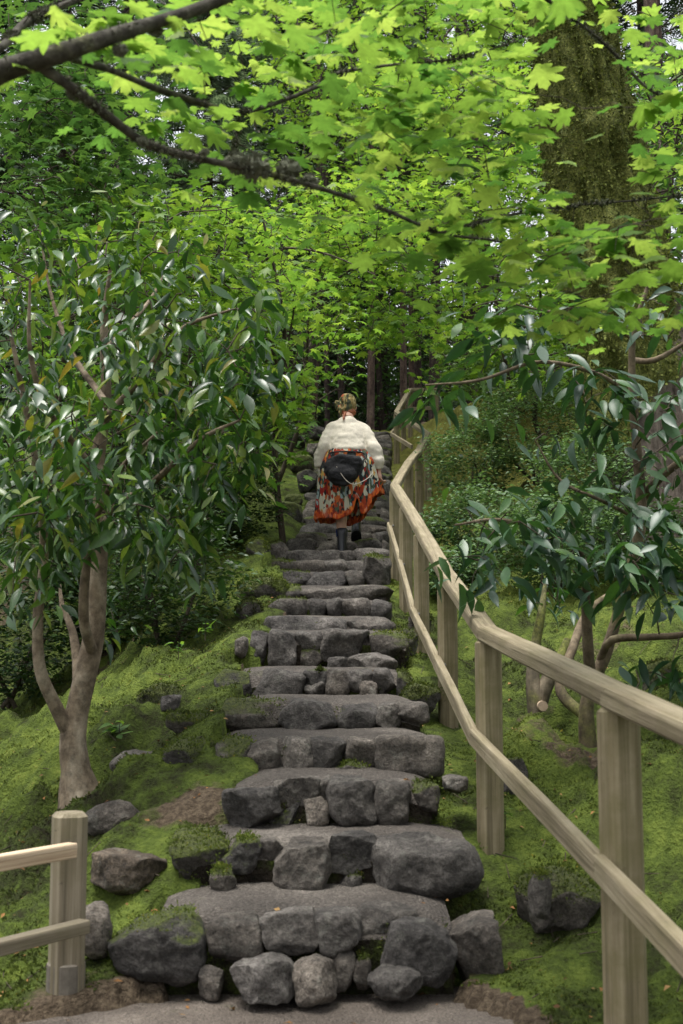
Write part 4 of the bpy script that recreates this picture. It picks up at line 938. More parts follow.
# ------------------------------------------------------------------ vine maples in the middle distance
def vine_maple(label, base, top, boxes, leafmat, per=9, size=.10, spread=.17, limbs=(), rad=.035, kind='maple_small', name='vine_maple', group='vine maples beside the stairs', droop=.25, flat=.3, layer=.22):
    b = np.asarray(base, float); b[2] = gz1(b[0], b[1]) - .05
    mid = [b + (top - b) * t_ + np.r_[rng.normal(size=2) * .12, 0] for t_ in (.33, .66)]
    C = pix_points(boxes)
    return build_tree(name, label, 'tree', ([b, *mid, top], [rad, rad * .8, rad * .6, rad * .3]), limbs, C, kind, per, spread, size, MTWIG, leafmat, group, twig_r=.005, droop=droop, flat=flat, layer=layer, sides=8, step=.2)
vine_maple('vine maple with thin dark double trunk and bright layered leaves left of the woman', at(284, 520, 12.6), at(262, 215, 12.0),
           [(150, 205, 300, 300, 11, 13.5, 95), (230, 280, 345, 395, 11.5, 13.5, 85), (240, 390, 320, 420, 12, 13.5, 20), (225, 400, 275, 470, 12, 13.5, 18)], LM_MID,
           limbs=[([at(284, 400, 12.6), at(270, 340, 12.3), at(240, 285, 12.0)], [.02, .016, .01]), ([at(262, 262, 12), at(285, 248, 11.8), at(330, 255, 11.4), at(375, 275, 11.0)], [.014, .012, .009, .004]), ([at(278, 522, 12.6), at(276, 450, 12.5), at(282, 380, 12.3), at(296, 300, 12)], [.022, .018, .014, .008])])
vine_maple('bright vine maple arching over the stairs above the woman', at(272, 470, 16.5), at(330, 230, 15.5),
           [(300, 180, 440, 260, 13.5, 16.5, 115), (320, 250, 440, 335, 14, 17, 105), (345, 310, 430, 350, 14, 16, 26), (270, 200, 340, 330, 14.5, 16.5, 48)], LM_MID, size=.105,
           limbs=[([at(320, 300, 15.8), at(350, 270, 15.2), at(400, 262, 15)], [.02, .014, .006])])
vine_maple('vine maple on the right bank with fine bright leaves behind the mossy trunk', at(520, 420, 19), at(480, 150, 17.5),
           [(425, 60, 545, 180, 15, 19, 105), (430, 170, 545, 300, 15, 19, 105), (430, 290, 520, 350, 16, 19, 40), (350, 60, 440, 190, 16, 19, 75)], LM_MID, size=.11, spread=.2)
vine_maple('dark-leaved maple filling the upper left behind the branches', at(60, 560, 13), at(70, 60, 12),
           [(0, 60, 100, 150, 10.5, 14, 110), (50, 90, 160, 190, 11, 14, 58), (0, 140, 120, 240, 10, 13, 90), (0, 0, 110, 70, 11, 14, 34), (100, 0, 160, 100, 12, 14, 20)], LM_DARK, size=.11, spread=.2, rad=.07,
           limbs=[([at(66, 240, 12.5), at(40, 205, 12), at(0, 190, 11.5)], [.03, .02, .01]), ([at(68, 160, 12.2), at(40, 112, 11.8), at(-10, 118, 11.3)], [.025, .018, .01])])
vine_maple('small vine maple behind the left camellia with loose green leaves', at(200, 560, 11.5), at(190, 330, 11),
           [(120, 190, 240, 290, 9.5, 12, 60), (150, 280, 260, 380, 10, 12, 60), (190, 380, 280, 480, 10.5, 12.5, 45), (0, 230, 130, 330, 9, 12, 60), (0, 320, 120, 470, 8.5, 11.5, 60)], LM_UNDER, size=.10)
vine_maple('low leafy maple sapling right of the top of the stairs', at(452, 415, 22), at(455, 330, 21),
           [(430, 325, 520, 400, 19, 23, 70), (500, 330, 600, 400, 17, 21, 60)], LM_UNDER, size=.12, spread=.22)
vine_maple('green maple behind the right camellia near the big trunk', at(560, 450, 14), at(540, 280, 13),
           [(480, 250, 590, 330, 11.8, 14.5, 42), (490, 330, 580, 385, 12.2, 14, 18)], LM_UNDER, size=.10)
# ------------------------------------------------------------------ shrubs
def shrub(label, px, py, Y, wpx, hpx, mat, n, size=.042, name='azalea_shrub', stems=4, per=17, group='low shrubs on the banks', kind='small', spread=.07, cat='shrub'):
    b = at(px, py, Y); b[2] = min(b[2], gz1(b[0], b[1])); W = wpx * Y / F / 2; Hh = hpx * Y / F
    n = int(n * (1.7 if mat is LM_SHRUB else 1.2)); t = thing(name, label, cat, b, group); g = Geo(); nd = []
    for k in range(stems):
        a = rng.uniform(0, 6.28); e = b + np.array([math.cos(a) * W * .5, math.sin(a) * W * .45, Hh * rng.uniform(.45, .65)])
        nd.append(tube(g, [b + rng.normal(size=3) * [.03, .03, 0], (b + e) / 2 + rng.normal(size=3) * .04, e], [.018, .014, .006], 6, .08, .1, 3))
    obj('stem', g, MTWIG, t)
    u = unit(rng.normal(size=(n, 3))); rr = rng.uniform(.35, 1.0, n) ** .5; c = b + u * rr[:, None] * np.array([W, W * .9, Hh * .52]) + np.array([0, 0, Hh * .55])
    c += .12 * W * np.c_[fbm(c * 4, 2, 3), fbm(c * 4, 2, 5), fbm(c * 4, 2, 7)] * 2; c[:, 2] = np.maximum(c[:, 2], b[2] + .02)
    g = Geo(); D = twigs(g, np.concatenate(nd), c, .002); spray(g, kind, c, D, per, spread, size, .1, .6, layer=.5); two_tone(obj('crown', g, mat, t), MTWIG); return t
shrub('small-leaved round shrub close behind the far corner of the handrail', 472, 480, 13.2, 90, 85, LM_SHRUB, 190)
shrub('layered small-leaved shrub with a gnarled trunk on the right bank', 535, 480, 13.4, 130, 105, LM_SHRUB, 230)
shrub('blue-green shrub in front of the big mossy trunk', 590, 500, 11.8 - 1.3, 120, 110, LM_SHRUB, 240)
shrub('low spreading shrub above the rail on the right bank', 480, 548, 10.8, 120, 72, LM_SHRUB, 200)
shrub('dense shrub under the right camellia leaves', 560, 585, 9.4, 150, 90, LM_SHRUB, 220)
shrub('small shrub at the right edge below the ridged trunk', 670, 600, 8.8, 110, 90, LM_SHDARK, 180)
shrub('low shrub sprawling along the rail posts on the right', 455, 595, 9.8, 60, 42, LM_SHRUB, 110)
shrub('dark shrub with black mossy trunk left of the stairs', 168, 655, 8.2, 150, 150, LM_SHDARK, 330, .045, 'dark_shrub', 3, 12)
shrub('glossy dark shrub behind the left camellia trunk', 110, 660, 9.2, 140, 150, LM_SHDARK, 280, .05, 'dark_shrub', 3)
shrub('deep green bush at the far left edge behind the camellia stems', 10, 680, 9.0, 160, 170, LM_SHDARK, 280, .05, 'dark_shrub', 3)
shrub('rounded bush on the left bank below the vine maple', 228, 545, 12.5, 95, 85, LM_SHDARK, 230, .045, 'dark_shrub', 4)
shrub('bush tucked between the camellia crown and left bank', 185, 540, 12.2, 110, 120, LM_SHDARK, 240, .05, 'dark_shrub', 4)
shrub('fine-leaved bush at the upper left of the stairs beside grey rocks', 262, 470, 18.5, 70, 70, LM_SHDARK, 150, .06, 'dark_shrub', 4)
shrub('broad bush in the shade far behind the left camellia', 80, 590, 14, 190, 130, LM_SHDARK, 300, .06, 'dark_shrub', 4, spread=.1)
shrub('pale-green bush at the top of the right bank', 520, 405, 20, 130, 75, LM_SHRUB, 160, .07, 'azalea_shrub', 4, spread=.12)
shrub('bush at the top right beside the ridged trunk', 620, 410, 18, 120, 80, LM_SHRUB, 160, .06, 'azalea_shrub', 4, spread=.1)
def seedling(label, px, py, Y, n, size, mat=None):
    b = at(px, py, Y); b[2] = gz1(b[0], b[1]) + .02
    g = Geo(); tube(g, [b - [0, 0, .03], b + [0, 0, size * 1.2]], [.003, .002], 5, .02); t = thing('seedling', label, 'plant', b, 'small plants in the moss'); obj('stem', g, MTWIG, t)
    P = b + np.c_[rng.normal(size=(n, 2)) * size * .3, rng.uniform(.3, 1.2, n) * size]; g = Geo()
    leaves(g, 'ellipse', P, np.c_[rng.normal(size=(n, 2)), rng.uniform(-.1, .4, n)], np.c_[rng.normal(size=(n, 2)) * .3, np.ones(n)], np.full(n, size)); obj('foliage', g, mat or LM_UNDER, t)
seedling('small bright plant sprouting at the camellia trunk', 122, 600, 6.1, 14, .08)
seedling('tiny leafy plant in the moss left of the seventh step', 253, 664, 6.9, 8, .05)
seedling('little green plant on the moss by the dark shrub trunk', 205, 655, 7.6, 12, .07)
seedling('pale seedling under the handrail among dry leaves', 505, 810, 4.9, 8, .035)
seedling('small fern-like plant on the left moss bank below the bush', 178, 682, 7.2, 10, .06)

# ------------------------------------------------------------------ forest behind
def conifer(label, px, Y, wpx, htop, mat=MCON, lo=6.0, n=0, leafmat=None, spread=1.5, name='conifer', py=None, lean=0.0):
    x = at(px, 430, Y)[0]; z = gz1(x, Y) - .2; r = wpx * Y / F / 2
    b = np.array([x, Y, z]); top = np.array([x + lean * htop, Y + .3, z + htop]); C = np.zeros((0, 3)); limbs = []
    t = thing(name, label, 'tree', b, 'trees of the forest behind')
    g = Geo(); P = tube(g, [b, b + [0, 0, .4], (b + top) / 2 + rng.normal(size=3) * [.1, .1, 0], top], [r * 1.3, r, r * .75, r * .3], 14, .35, .10, 4, fscale=3); obj('trunk', g, mat, t)
    if n:
        g = gl = Geo(); PP = []; DD = []
        for k in range(n):
            h = rng.uniform(lo, htop); a = rng.uniform(0, 2 * math.pi); L = spread * (1.15 - .8 * (h - lo) / max(.1, htop - lo)) * rng.uniform(.6, 1.1)
            s = b + (top - b) * (h / htop); d = np.array([math.cos(a), math.sin(a), 0]); e = s + d * L + np.array([0, 0, -.32 * L]); m = s + d * L * .5 + np.array([0, 0, .02])
            tube(g, [s, m, e], [.03, .02, .006], 5, .4, cap=False)
            q = rng.uniform(.2, 1, 16); pts = s + (e - s) * q[:, None] + np.array([0, 0, 1]) * (.1 * L * np.sin(q * np.pi))[:, None] + rng.normal(size=(16, 3)) * [.12, .12, .06]
            PP.append(pts); DD.append(d * .7 + rng.normal(size=(16, 3)) * .55 + [0, 0, -.35])
        PP = np.concatenate(PP); leaves(gl, 'frond', PP, np.concatenate(DD), np.c_[rng.normal(size=(len(PP), 2)) * .35, np.ones(len(PP))], rng.uniform(.28, .55, len(PP)) * (.8 + .25 * spread / 1.5))
        two_tone(obj('crown', gl, leafmat or LM_CON, t), MTWIG)
    return t
conifer('slender dark trunk rising directly right of the woman\'s head', 370.5, 27, 8, 12, MCONR, 5, 26)
conifer('reddish trunk left of the top handrail corner', 404, 29, 8, 12, MCONR, 5, 24)
conifer('reddish trunk close to the top handrail corner on its right', 412, 31, 7, 12, MCONR, 5.5, 20)
conifer('dark trunk between two reddish trunks above the handrail', 420, 33, 9, 13, MCON, 5.5, 24)
conifer('wide dark trunk at right of the trunk group above the handrail', 434, 30, 12, 13, MCON, 5, 24)
conifer('thin trunk behind the woman\'s scarf', 343, 34, 7, 12, MCON, 5, 20)
conifer('short-looking reddish trunk left of the woman\'s head beyond the rocks', 312, 28, 9, 12, MCONR, 4.5, 28)
conifer('thin dark trunk half hidden by maple leaves left of the stair top', 328, 32, 6, 12, MCON, 5, 20)
conifer('faint dark trunk left of the stairs behind the vine maple', 290, 30, 10, 13, MCON, 4, 40)
conifer('thin dark trunk right of the slender one behind the woman', 384, 36, 7, 13, MCON, 5, 20)
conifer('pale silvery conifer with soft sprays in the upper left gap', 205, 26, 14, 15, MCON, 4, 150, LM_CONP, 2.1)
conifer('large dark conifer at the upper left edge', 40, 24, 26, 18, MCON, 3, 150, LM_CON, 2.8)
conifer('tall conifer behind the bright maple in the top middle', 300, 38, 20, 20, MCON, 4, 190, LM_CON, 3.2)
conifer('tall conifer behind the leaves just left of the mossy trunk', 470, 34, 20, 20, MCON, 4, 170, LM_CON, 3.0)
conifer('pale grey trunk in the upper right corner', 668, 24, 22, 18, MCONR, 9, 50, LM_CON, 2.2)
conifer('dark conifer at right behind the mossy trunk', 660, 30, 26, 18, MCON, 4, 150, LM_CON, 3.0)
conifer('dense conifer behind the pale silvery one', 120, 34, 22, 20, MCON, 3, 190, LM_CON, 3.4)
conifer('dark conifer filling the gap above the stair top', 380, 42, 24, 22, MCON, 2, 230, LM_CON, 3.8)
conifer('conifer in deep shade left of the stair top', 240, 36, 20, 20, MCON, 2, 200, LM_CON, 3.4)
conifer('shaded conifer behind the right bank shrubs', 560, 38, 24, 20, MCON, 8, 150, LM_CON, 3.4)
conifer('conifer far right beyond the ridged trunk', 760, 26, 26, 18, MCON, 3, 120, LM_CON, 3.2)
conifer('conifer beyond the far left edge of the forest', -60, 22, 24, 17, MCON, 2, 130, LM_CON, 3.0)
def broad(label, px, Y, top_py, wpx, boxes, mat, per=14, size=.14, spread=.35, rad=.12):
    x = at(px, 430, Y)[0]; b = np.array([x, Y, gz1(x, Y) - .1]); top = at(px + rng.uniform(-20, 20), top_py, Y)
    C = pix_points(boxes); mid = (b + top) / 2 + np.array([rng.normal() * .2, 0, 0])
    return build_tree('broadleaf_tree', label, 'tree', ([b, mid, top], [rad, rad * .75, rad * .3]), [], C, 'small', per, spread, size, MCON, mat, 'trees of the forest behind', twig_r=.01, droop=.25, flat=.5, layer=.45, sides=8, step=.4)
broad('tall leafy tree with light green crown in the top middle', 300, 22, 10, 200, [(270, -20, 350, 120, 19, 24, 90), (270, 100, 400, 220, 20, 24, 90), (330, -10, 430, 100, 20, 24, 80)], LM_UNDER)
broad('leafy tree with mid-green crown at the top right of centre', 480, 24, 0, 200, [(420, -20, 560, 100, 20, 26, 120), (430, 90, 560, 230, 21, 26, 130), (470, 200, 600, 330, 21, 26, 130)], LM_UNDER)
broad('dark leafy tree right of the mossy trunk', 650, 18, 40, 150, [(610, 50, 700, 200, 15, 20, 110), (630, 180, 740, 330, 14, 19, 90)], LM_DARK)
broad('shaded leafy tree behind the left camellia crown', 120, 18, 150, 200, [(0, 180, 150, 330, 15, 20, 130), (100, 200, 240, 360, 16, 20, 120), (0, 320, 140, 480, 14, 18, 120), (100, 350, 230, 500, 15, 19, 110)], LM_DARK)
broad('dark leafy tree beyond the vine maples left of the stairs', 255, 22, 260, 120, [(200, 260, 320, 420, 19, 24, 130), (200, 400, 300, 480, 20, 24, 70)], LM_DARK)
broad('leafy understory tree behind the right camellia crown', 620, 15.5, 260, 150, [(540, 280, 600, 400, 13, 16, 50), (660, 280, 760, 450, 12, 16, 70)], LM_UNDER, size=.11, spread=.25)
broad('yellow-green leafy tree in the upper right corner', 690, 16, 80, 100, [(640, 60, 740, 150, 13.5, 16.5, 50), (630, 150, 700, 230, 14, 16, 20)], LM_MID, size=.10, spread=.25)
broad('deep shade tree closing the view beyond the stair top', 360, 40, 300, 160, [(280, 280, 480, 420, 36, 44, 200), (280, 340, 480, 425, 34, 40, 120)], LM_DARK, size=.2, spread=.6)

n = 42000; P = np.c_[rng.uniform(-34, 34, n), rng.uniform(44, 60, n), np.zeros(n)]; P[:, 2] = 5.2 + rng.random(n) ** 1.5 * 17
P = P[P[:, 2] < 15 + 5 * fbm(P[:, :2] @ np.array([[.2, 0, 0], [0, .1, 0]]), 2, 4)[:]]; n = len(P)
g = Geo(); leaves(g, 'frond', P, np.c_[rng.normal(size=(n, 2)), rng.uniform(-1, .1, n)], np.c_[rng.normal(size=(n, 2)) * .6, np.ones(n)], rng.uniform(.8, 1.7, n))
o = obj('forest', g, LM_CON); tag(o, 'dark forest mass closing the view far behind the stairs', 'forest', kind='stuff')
# ------------------------------------------------------------------ moss fuzz and fallen leaves
n = 330000
Y = 2.9 + (13 - 2.9) * rng.random(n) ** 1.5; X = (rng.random(n) * 860 - 90 - CX) / F * Y
ok = ~in_stairs(X, Y, -.03) & (poly_sd(X, Y, PATH) > .03 + .08 * vnoise(np.c_[X * 6, Y * 6, X * 0], 4)); X, Y = X[ok], Y[ok]
dd = np.zeros(len(X))
for dx, dy, r, s in DIRT: dd = np.maximum(dd, s * np.exp(-(((X - dx) ** 2 + (Y - dy) ** 2) / (r * r))))
ok = (dd + .3 * vnoise(np.c_[X * 5, Y * 5, X * 0], 6)) < .45; X, Y = X[ok], Y[ok]
Z = ground(X, Y); n = len(X); g = Geo()
tufty = .6 + .8 * np.maximum(0, vnoise(np.c_[X * 4, Y * 4, X * 0], 21) + .3)
leaves(g, 'small', np.c_[X, Y, Z - .004], np.c_[rng.normal(size=(n, 2)) * .7, np.ones(n)], np.c_[rng.normal(size=(n, 2)), rng.normal(size=n) * .3], rng.uniform(.005, .013, n) * tufty * (.65 + .09 * Y))
# moss growing in the gaps of the risers and over the overgrown stones
for k in range(10):
    m = int(9000 / (1 + .35 * k)); x = rng.uniform(SXL[k] - .06, SXR[k] + .06, m); zb = SZ[k - 1] if k else 0; hh = rng.random(m) ** 1.6; z = zb + hh * (SZ[k] - zb - .03); y = SY[k] + .02 + .10 * rng.random(m)
    ok = vnoise(np.c_[x * 5, z * 7, x * 0 + k * 5], 31) + .35 * vnoise(np.c_[x * 19, z * 19, x * 0 + k], 32) > .22; x, y, z = x[ok], y[ok], z[ok]; m = len(x)
    leaves(g, 'small', np.c_[x, y, z], np.c_[rng.normal(size=m) * .6, -np.abs(rng.normal(size=m)), rng.uniform(-.2, 1, m)], rng.normal(size=(m, 3)), rng.uniform(.006, .014, m))
for so in [q for q in SC.objects if q.type == 'MESH' and len(q.data.materials) and q.data.materials[0] in (MSTM, MSTMM) and q.location.y < 12]:
    mv = len(so.data.vertices); co = np.zeros(mv * 3); so.data.vertices.foreach_get('co', co); co = co.reshape(-1, 3); nn = np.zeros(mv * 3); so.data.vertices.foreach_get('normal', nn); nn = nn.reshape(-1, 3)
    full = so.data.materials[0] is MSTMM; wgt = nn[:, 2] + .9 * fbm((co + np.array(so.location)) * 6, 3, 3) - (.15 if full else .62); cand = np.where(wgt > 0)[0]
    if not len(cand): continue
    m = int((3600 if full else 1000) * max(.3, min(1, 30 * co[:, 0].max() * co[:, 2].max()))); ci = rng.choice(cand, m); P = co[ci] + np.array(so.location) + rng.normal(size=(m, 3)) * .006
    leaves(g, 'small', P, nn[ci] + rng.normal(size=(m, 3)) * .6, rng.normal(size=(m, 3)), rng.uniform(.006, .013, m) * (.8 + .07 * so.location.y))
o = obj('moss', g, MBLADE); tag(o, 'soft green moss carpet covering both banks', 'moss', kind='stuff')
n = 1300; Y = 3.2 + 7 * rng.random(n) ** 1.4; X = (rng.random(n) * 683 - CX) / F * Y; Z = ground(X, Y) + .012
k = np.clip(np.searchsorted(SY, Y - .1, side='right') - 1, 0, NS - 1); ins = in_stairs(X, Y - .1, -.08)
Z = np.where(ins, SZ[k] - .004, Z); Z = np.where(poly_sd(X, Y, PATH) < 0, .008, Z)
keep = rng.random(n) < np.where(ins, .35, np.where(poly_sd(X, Y, PATH) < 0, .15, .75)); X, Y, Z = X[keep], Y[keep], Z[keep]; n = len(X)
g = Geo(); leaves(g, 'small', np.c_[X, Y, Z], np.c_[rng.normal(size=(n, 2)), rng.normal(size=n) * .15], np.c_[rng.normal(size=(n, 2)) * .3, np.ones(n)], rng.uniform(.012, .032, n))
LM_FALL = mat_leaf('fallen_leaf', [(0.1, (.07, .035, .015)), (.5, (.20, .10, .035)), (.85, (.24, .15, .06)), (1.0, (.30, .11, .05))], .1, .8, .15, (1.1, 1.1, 1), .1)
for _ in range(260):
    y = 3.3 + 5 * rng.random() ** 1.3; x = (rng.random() * 683 - CX) / F * y
    if in_stairs(np.array([x]), np.array([y]), .0)[0] or poly_sd(np.array([x]), np.array([y]), PATH)[0] < .02: continue
    an = rng.uniform(0, 6.28); L = rng.uniform(.03, .11); q = np.array([[x, y], [x + L * math.cos(an), y + L * math.sin(an)]]); zz = ground(q[:, 0], q[:, 1]) + .012
    tube(g, np.c_[q, zz], [.0022, .0014], 4, .05, cap=False)
o = two_tone(obj('leaf_litter', g, LM_FALL), MTWIG); tag(o, 'scattered brown and orange fallen leaves on moss and steps', 'fallen leaves', kind='stuff')
# ------------------------------------------------------------------ the woman climbing the stairs
YW = 11.95
def Wp(px, py, dy=0.0): return at(px, py, YW + dy)
def ell(c, rx, ry, n=28, tilt=0.0):
    a = np.arange(n) / n * 2 * np.pi
    return np.c_[c[0] + rx * np.cos(a), c[1] + ry * np.sin(a), c[2] + tilt * ry * np.sin(a)]
def blob(g, c, r, sub=3, rot=None):
    V, f = ico(sub); V = V * np.asarray(r)
    if rot is not None: V = V @ np.array(rot).T
    g.add(V + np.asarray(c), f)
def fuse(g, voxel, smooth_it, name):
    """closed shapes grown together into one continuous skin"""
    me = g.mesh(name + '_raw'); o = bpy.data.objects.new(name + '_raw', me); SC.collection.objects.link(o)
    m = o.modifiers.new('r', 'REMESH'); m.mode = 'VOXEL'; m.voxel_size = voxel; m.use_smooth_shade = True
    s = o.modifiers.new('s', 'SMOOTH'); s.factor = .5; s.iterations = smooth_it
    dg = bpy.context.evaluated_depsgraph_get(); dg.update()
    res = bpy.data.meshes.new_from_object(o.evaluated_get(dg)); bpy.data.objects.remove(o)
    for p in res.polygons: p.use_smooth = True
    res.name = name; return res
def mesh_obj(name, me, mat, parent, wob=0.0, wsc=10.0, seed=0):
    V = np.zeros(len(me.vertices) * 3); me.vertices.foreach_get('co', V); V = V.reshape(-1, 3)
    if wob:
        Nn = np.zeros(len(me.vertices) * 3); me.vertices.foreach_get('normal', Nn); V = V + Nn.reshape(-1, 3) * (wob * fbm(V * np.array([wsc, wsc, wsc * 1.6]), 3, seed))[:, None]
    V = V - wloc(parent); me.vertices.foreach_set('co', V.ravel().astype(np.float32)); me.update()
    me.materials.append(mat); o = bpy.data.objects.new(name, me); SC.collection.objects.link(o); o.parent = parent; return o
def floral(name, scale, base, hem=False):
    M = N(name); tc = M.n('TexCoord'); P = tc.outputs['Object']
    v = M.n('TexVoronoi'); v.inputs['Scale'].default_value = scale; mp = M.n('Mapping'); M.l(P, mp.inputs[0]); mp.inputs['Scale'].default_value = (1.35, 1.0, .62); P = mp.outputs[0]; M.l(P, v.inputs['Vector'])
    wv = M.noise(P, scale * .5, 3); mixv = M.n('VectorMath', operation='ADD'); M.l(P, mixv.inputs[0]); sc = M.n('VectorMath', operation='SCALE'); M.l(wv.outputs['Color'], sc.inputs[0]); sc.inputs['Scale'].default_value = .04; M.l(sc.outputs[0], mixv.inputs[1]); M.l(mixv.outputs[0], v.inputs['Vector'])
    sx = M.n('SeparateColor'); M.l(v.outputs['Color'], sx.inputs[0])
    c = M.ramp(sx.outputs[0], base, 'CONSTANT')
    v2 = M.n('TexVoronoi'); v2.inputs['Scale'].default_value = scale * 2.3; M.l(P, v2.inputs['Vector']); sx2 = M.n('SeparateColor'); M.l(v2.outputs['Color'], sx2.inputs[0])
    c2 = M.ramp(sx2.outputs[1], base, 'CONSTANT')
    col = M.mix(M.ramp(sx2.outputs[2], [(0.0, 0.0), (.66, 1.0)], 'CONSTANT').outputs[0], c.outputs[0], c2.outputs[0])
    if hem:
        a = M.n('Attribute', attribute_name='hem').outputs['Fac']
        hf = M.ramp(M.math('ADD', a, M.math('MULTIPLY', M.math('SUBTRACT', wv.outputs[0], .5), .35)), [(.87, 0.0), (.92, .85)])
        hc = M.ramp(sx2.outputs[0], [(0, (.42, .055, .012)), (.55, (.60, .12, .02)), (.85, (.20, .02, .01))], 'CONSTANT')
        col = M.mix(1.0, M.mix(hf.outputs[0], col, hc.outputs[0]), (.88, .95, .90), 'MULTIPLY')
    return M.done(M.bsdf(col, .8, .2, wv.outputs[0], .3, .005))
MSKIN = mat_plain('skin', (.46, .27, .19), .55, .35, 40, .08, .1, .001)
MSWEAT = mat_plain('cream_knit', (.55, .505, .415), .95, .1, 90, .14, .5, .004)
MBOOT = mat_plain('black_leather', (.012, .012, .016), .4, .5, 60, .2)
MSOCK = mat_plain('navy_sock', (.012, .02, .07), .9, .1)
MBAG = mat_plain('black_bag', (.009, .009, .010), .75, .3, 22, .4, .8, .02)
MHAIR = mat_plain('auburn_hair', (.22, .065, .022), .5, .4, 120, .35, .8, .004)
MCHAIN = mat_plain('chain_metal', (.35, .32, .26), .3, .6)
SK = [(0.0, (.28, .035, .012)), (.17, (.018, .02, .02)), (.42, (.42, .10, .025)), (.52, (.46, .41, .33)), (.68, (.06, .08, .05)), (.76, (.24, .29, .30)), (.84, (.26, .015, .012)), (.95, (.50, .30, .08))]
MSKIRT = floral('floral_skirt', 19, SK, True)
MSCARF = floral('floral_scarf', 26, [(0.0, (.075, .075, .03)), (.3, (.20, .15, .055)), (.5, (.04, .045, .025)), (.72, (.30, .24, .11)), (.92, (.30, .08, .03))])

base = np.array([Wp(345, 549)[0], YW, SZ[12] - .01])
wo = thing('person', 'woman in floral headscarf, cream sweater and orange floral skirt climbing the stone stairs', 'person', base)
zL = SZ[12] + .0; zR = SZ[13] + .0
# body: one continuous skin
g = Geo()
hc = Wp(347.5, 406, .20)
blob(g, hc, (.076, .095, .108)); blob(g, hc + [0, .02, -.06], (.058, .075, .065)); blob(g, hc + [0, .098, -.02], (.013, .022, .022)); blob(g, hc + [0, .086, -.07], (.024, .014, .010))
for s in (-1, 1): blob(g, hc + [s * .078, -.005, -.012], (.012, .022, .032)); blob(g, hc + [s * .032, .084, .012], (.014, .010, .010), 2)
ne = Wp(347.5, 419, .12); tube(g, [hc + [0, -.02, -.06], Wp(347.5, 415, .14), ne], [.056, .054, .062], 16, .02)
hip = Wp(346.5, 470); ch = Wp(347.5, 436, .06)
loft(g, [ell(Wp(347.5, 420, .11), .065, .06), ell(Wp(347.5, 425, .10), .10, .08), ell(Wp(347.5, 430, .08), .13, .09), ell(ch, .14, .105), ell(Wp(347, 452, .03), .14, .10), ell(hip, .20, .15), ell(Wp(346.5, 478), .18, .14)])
shL, shR = Wp(333.5, 431, .085), Wp(362, 431, .085); elL, elR = Wp(322, 447, .02), Wp(374, 447, .02); wrL, wrR = Wp(321, 468, .06), Wp(378.5, 471, .02)
tube(g, [Wp(340, 428, .085), shL, elL, wrL], [.045, .050, .040, .027], 16, .03); tube(g, [Wp(355, 428, .085), shR, elR, wrR], [.045, .050, .040, .027], 16, .03)
aL = np.array([Wp(342, 543)[0], YW + .05, zL + .10]); kL = np.array([Wp(341, 505)[0], YW + .11, zL + .47])
aR = np.array([Wp(357, 530)[0], YW + .58, zR + .17]); kR = np.array([Wp(357, 500)[0], YW + .52, zR + .56])
tube(g, [Wp(340, 472), kL, kL + (aL - kL) * .3 + [0, -.03, 0], aL], [.095, .062, .055, .036], 16, .03); tube(g, [Wp(354, 472), kR, kR + (aR - kR) * .3 + [0, -.03, 0], aR], [.095, .062, .055, .036], 16, .03)
for a in (aL, aR): tube(g, [a, a + [0, .02, -.05], a + [0, .12, -.075], a + [0, .18, -.08]], [.036, .04, .034, .02], 12, .02)
def hand(g, wr, d, side, curl):
    """palm, four bent fingers of different length and a thumb from the side of the palm; d = forearm direction, side = thumb side"""
    d = d / np.linalg.norm(d); sd = side - d * (side @ d); sd /= np.linalg.norm(sd); n = np.cross(d, sd)
    tube(g, [wr - d * .02, wr + d * .03, wr + d * .075], [.022, .026, .027], 10, .015, aspect=1.0)
    for q, L in zip((-1.5, -.5, .5, 1.5), (.062, .076, .080, .072)):
        p0 = wr + d * .07 + sd * q * .017; p1 = p0 + d * L * .45 + n * curl * L * .25; p2 = p1 + d * L * .12 + n * curl * L * .42; p3 = p2 - d * L * .22 * curl + n * curl * L * .2
        tube(g, [p0 - d * .02, p0, p1, p2, p3], [.0095, .0095, .009, .008, .006], 8, .012)
    p0 = wr + d * .03 + sd * .022; tube(g, [p0 - sd * .012, p0 + sd * .022 + d * .02, p0 + sd * .024 + d * .045 + n * curl * .02, p0 + sd * .012 + d * .062 + n * curl * .034], [.012, .011, .010, .007], 8, .012)
hand(g, wrL, np.array([.08, .10, -1]), np.array([.3, 1, 0]), .7); hand(g, wrR, np.array([.12, -.05, -1]), np.array([-.5, 1, 0]), 1.0)
mesh_obj('body', fuse(g, .0085, 2, 'body'), MSKIN, wo)
# sweater
g = Geo()
loft(g, [ell(Wp(347.5, 418, .125), .062, .06), ell(Wp(347.5, 421, .11), .105, .09), ell(Wp(347.5, 427, .10), .155, .12), ell(Wp(347.5, 436, .07), .178, .14), ell(Wp(347.3, 446, .04), .185, .145), ell(Wp(347, 451, .03), .19, .15), ell(Wp(347, 453.5, .03), .175, .13)])
tube(g, [Wp(340, 425, .09), Wp(332, 431, .08), Wp(324.5, 446, .02), Wp(320.5, 459, .05), Wp(320.5, 467, .06)], [.055, .066, .066, .064, .040], 20, .03)
tube(g, [Wp(355, 425, .09), Wp(363.5, 431, .08), Wp(372, 446, .01), Wp(377.5, 459, .0), Wp(378.5, 468, .02)], [.055, .066, .066, .072, .042], 20, .03)
mesh_obj('sweater', fuse(g, .010, 2, 'sweater'), MSWEAT, wo, .022, 8, 4)
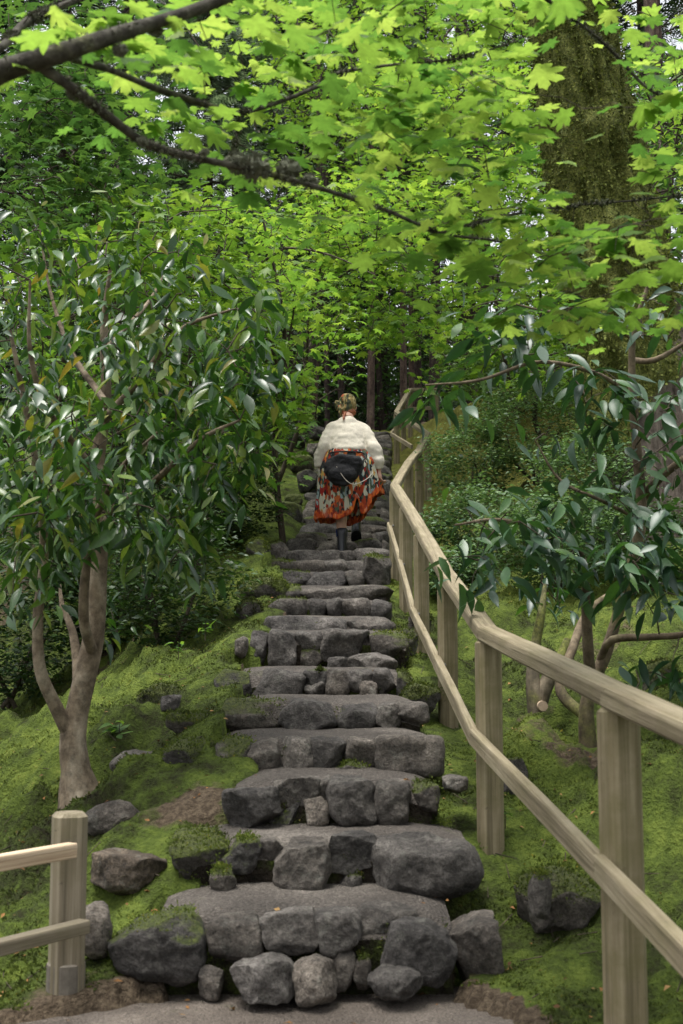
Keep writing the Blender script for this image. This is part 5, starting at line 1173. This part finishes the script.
# skirt, gathered at the waist and lifted at its right side
ns, nr = 220, 40; th = np.arange(ns) / ns * 2 * np.pi; cx, sx_ = np.cos(th), np.sin(th)
pl = .5 * np.sin(th * 17 + 1.5 * np.sin(th * 3)) + .35 * np.sin(th * 29 + 2)
wz = Wp(347, 449)[2]; hemz = np.full(ns, Wp(340, 519.5)[2]); hemz += .012 * np.sin(th * 7)
lift = sstep(.28, .95, cx) * (Wp(380, 490)[2] - Wp(340, 519)[2]) * .95; hemz = hemz + lift
back = sx_ < .2
notch = np.exp(-((cx - .23) / .12) ** 2) * back * .19; hemz = hemz + notch
rings, hm = [], []
for i in range(nr):
    t_ = i / (nr - 1); rx = np.interp(t_, [0, .06, .3, .6, 1], [.165, .20, .27, .29, .315]); ry = np.interp(t_, [0, .06, .3, .6, 1], [.13, .15, .22, .25, .28])
    k = 1 + pl * np.interp(t_, [0, .1, 1], [.02, .035, .085]) + .03 * t_ * np.sin(th * 5 + 4 * t_)
    c0 = Wp(347, 450, .02) + (np.array([Wp(349.5, 519)[0], YW + .12, 0]) - Wp(347, 450, .02)) * t_
    rings.append(np.c_[c0[0] + rx * k * cx, c0[1] + ry * k * sx_, wz + (hemz - wz) * t_ + .01 * np.sin(th * 11) * t_]); hm.append(np.full(ns, t_))
g = Geo(); loft(g, rings, False, np.array(hm).ravel())
sk = obj('skirt', g, MSKIRT, wo, attr='hem'); so = sk.modifiers.new('thick', 'SOLIDIFY'); so.thickness = .006
# scarf, hair, shoes
g = Geo(); blob(g, hc + [0, -.012, .022], (.088, .103, .100)); blob(g, hc + [0, -.085, -.035], (.055, .035, .05)); blob(g, hc + [-.075, -.06, .0], (.040, .034, .036)); blob(g, hc + [-.105, -.07, .012], (.024, .02, .03)); blob(g, hc + [-.10, -.07, -.03], (.018, .016, .03))
tube(g, [hc + [-.08, -.085, -.02], hc + [-.07, -.11, -.09], hc + [-.05, -.10, -.13]], [.018, .016, .008], 8, .02)
mesh_obj('headscarf', fuse(g, .008, 2, 'headscarf'), MSCARF, wo, .012, 22, 6)
g = Geo(); blob(g, hc + [0, -.05, -.075], (.078, .062, .060)); blob(g, hc + [.0, -.075, -.12], (.06, .04, .045)); tube(g, [hc + [-.02, -.085, -.085], hc + [-.035, -.16, -.13], hc + [-.040, -.19, -.165], hc + [-.042, -.205, -.185]], [.016, .014, .012, .004], 8, .02)
mesh_obj('hair', fuse(g, .006, 1, 'hair'), MHAIR, wo, .01, 30, 2)
def boot(a, zs, pitch, name):
    g = Geo(); R_ = np.array(Matrix.Rotation(pitch, 3, 'X')); o3 = np.array([a[0], a[1], a[2]])
    def tr(p): return (np.asarray(p) @ R_.T) + o3
    def ringb(y0, y1, wx, z): c = (y0 + y1) / 2; an = np.arange(24) / 24 * 2 * np.pi; return tr(np.c_[wx * np.cos(an), c + (y1 - y0) / 2 * np.sin(an), np.full(24, z)])
    loft(g, [ringb(-.062, .205, .048, -.10), ringb(-.064, .208, .050, -.075), ringb(-.060, .20, .048, -.05), ringb(-.056, .13, .045, -.015), ringb(-.052, .07, .044, .03), ringb(-.052, .06, .046, .10), ringb(-.054, .062, .049, .15), ringb(-.046, .054, .042, .155)])
    b = obj(name, g, MBOOT, wo)
    g = Geo(); loft(g, [ringb(-.066, .21, .052, -.112), ringb(-.066, .21, .052, -.092)]); obj('sole', g, MBAG, b)
    return b
boot(np.array([aL[0], aL[1], zL + .105]), zL, 0, 'boot'); boot(np.array([aR[0], aR[1], zR + .17]), zR, -.42, 'boot')
for a, kk in ((aL, kL), (aR, kR)):
    d = kk - a; g = Geo(); tube(g, [a + d * .22, a + d * .40 if a is aL else a + d * .8], [.052, .056 if a is aL else .066], 16, .02); obj('sock', g, MSOCK if a is aL else MBAG, wo)
# black hip bag, worn over the skirt
bc = Wp(343, 471, -.30)
bag = thing('hip_bag', 'black rounded hip bag hanging on the back of the woman\'s skirt', 'bag', bc)
g = Geo(); loft(g, [ell(bc + [0, .0, z], w_, .075) for z, w_ in ((-.145, .04), (-.125, .085), (-.07, .135), (0, .165), (.07, .175), (.115, .155), (.135, .10))]); blob(g, bc + [0, -.05, -.03], (.13, .05, .08))
mesh_obj('bag_body', fuse(g, .009, 3, 'bag_body'), MBAG, bag, .028, 8, 7)
g = Geo(); tube(g, [bc + [-.15, .02, .08], Wp(328, 456, -.16), Wp(331, 452.5, -.12), Wp(347, 451.5, -.145), Wp(362, 452.5, -.12), Wp(366, 457, -.16), bc + [.16, .02, .08]], [.007] * 7, 8, .03); obj('strap', g, MBAG, bag)
g = Geo(); tube(g, [bc + [-.06, -.08, .03], Wp(345, 479, -.40), Wp(352, 484, -.40), Wp(359, 483, -.38), Wp(368, 478, -.34), Wp(373, 472, -.30)], [.0035] * 6, 6, .02); obj('chain', g, MCHAIN, bag)
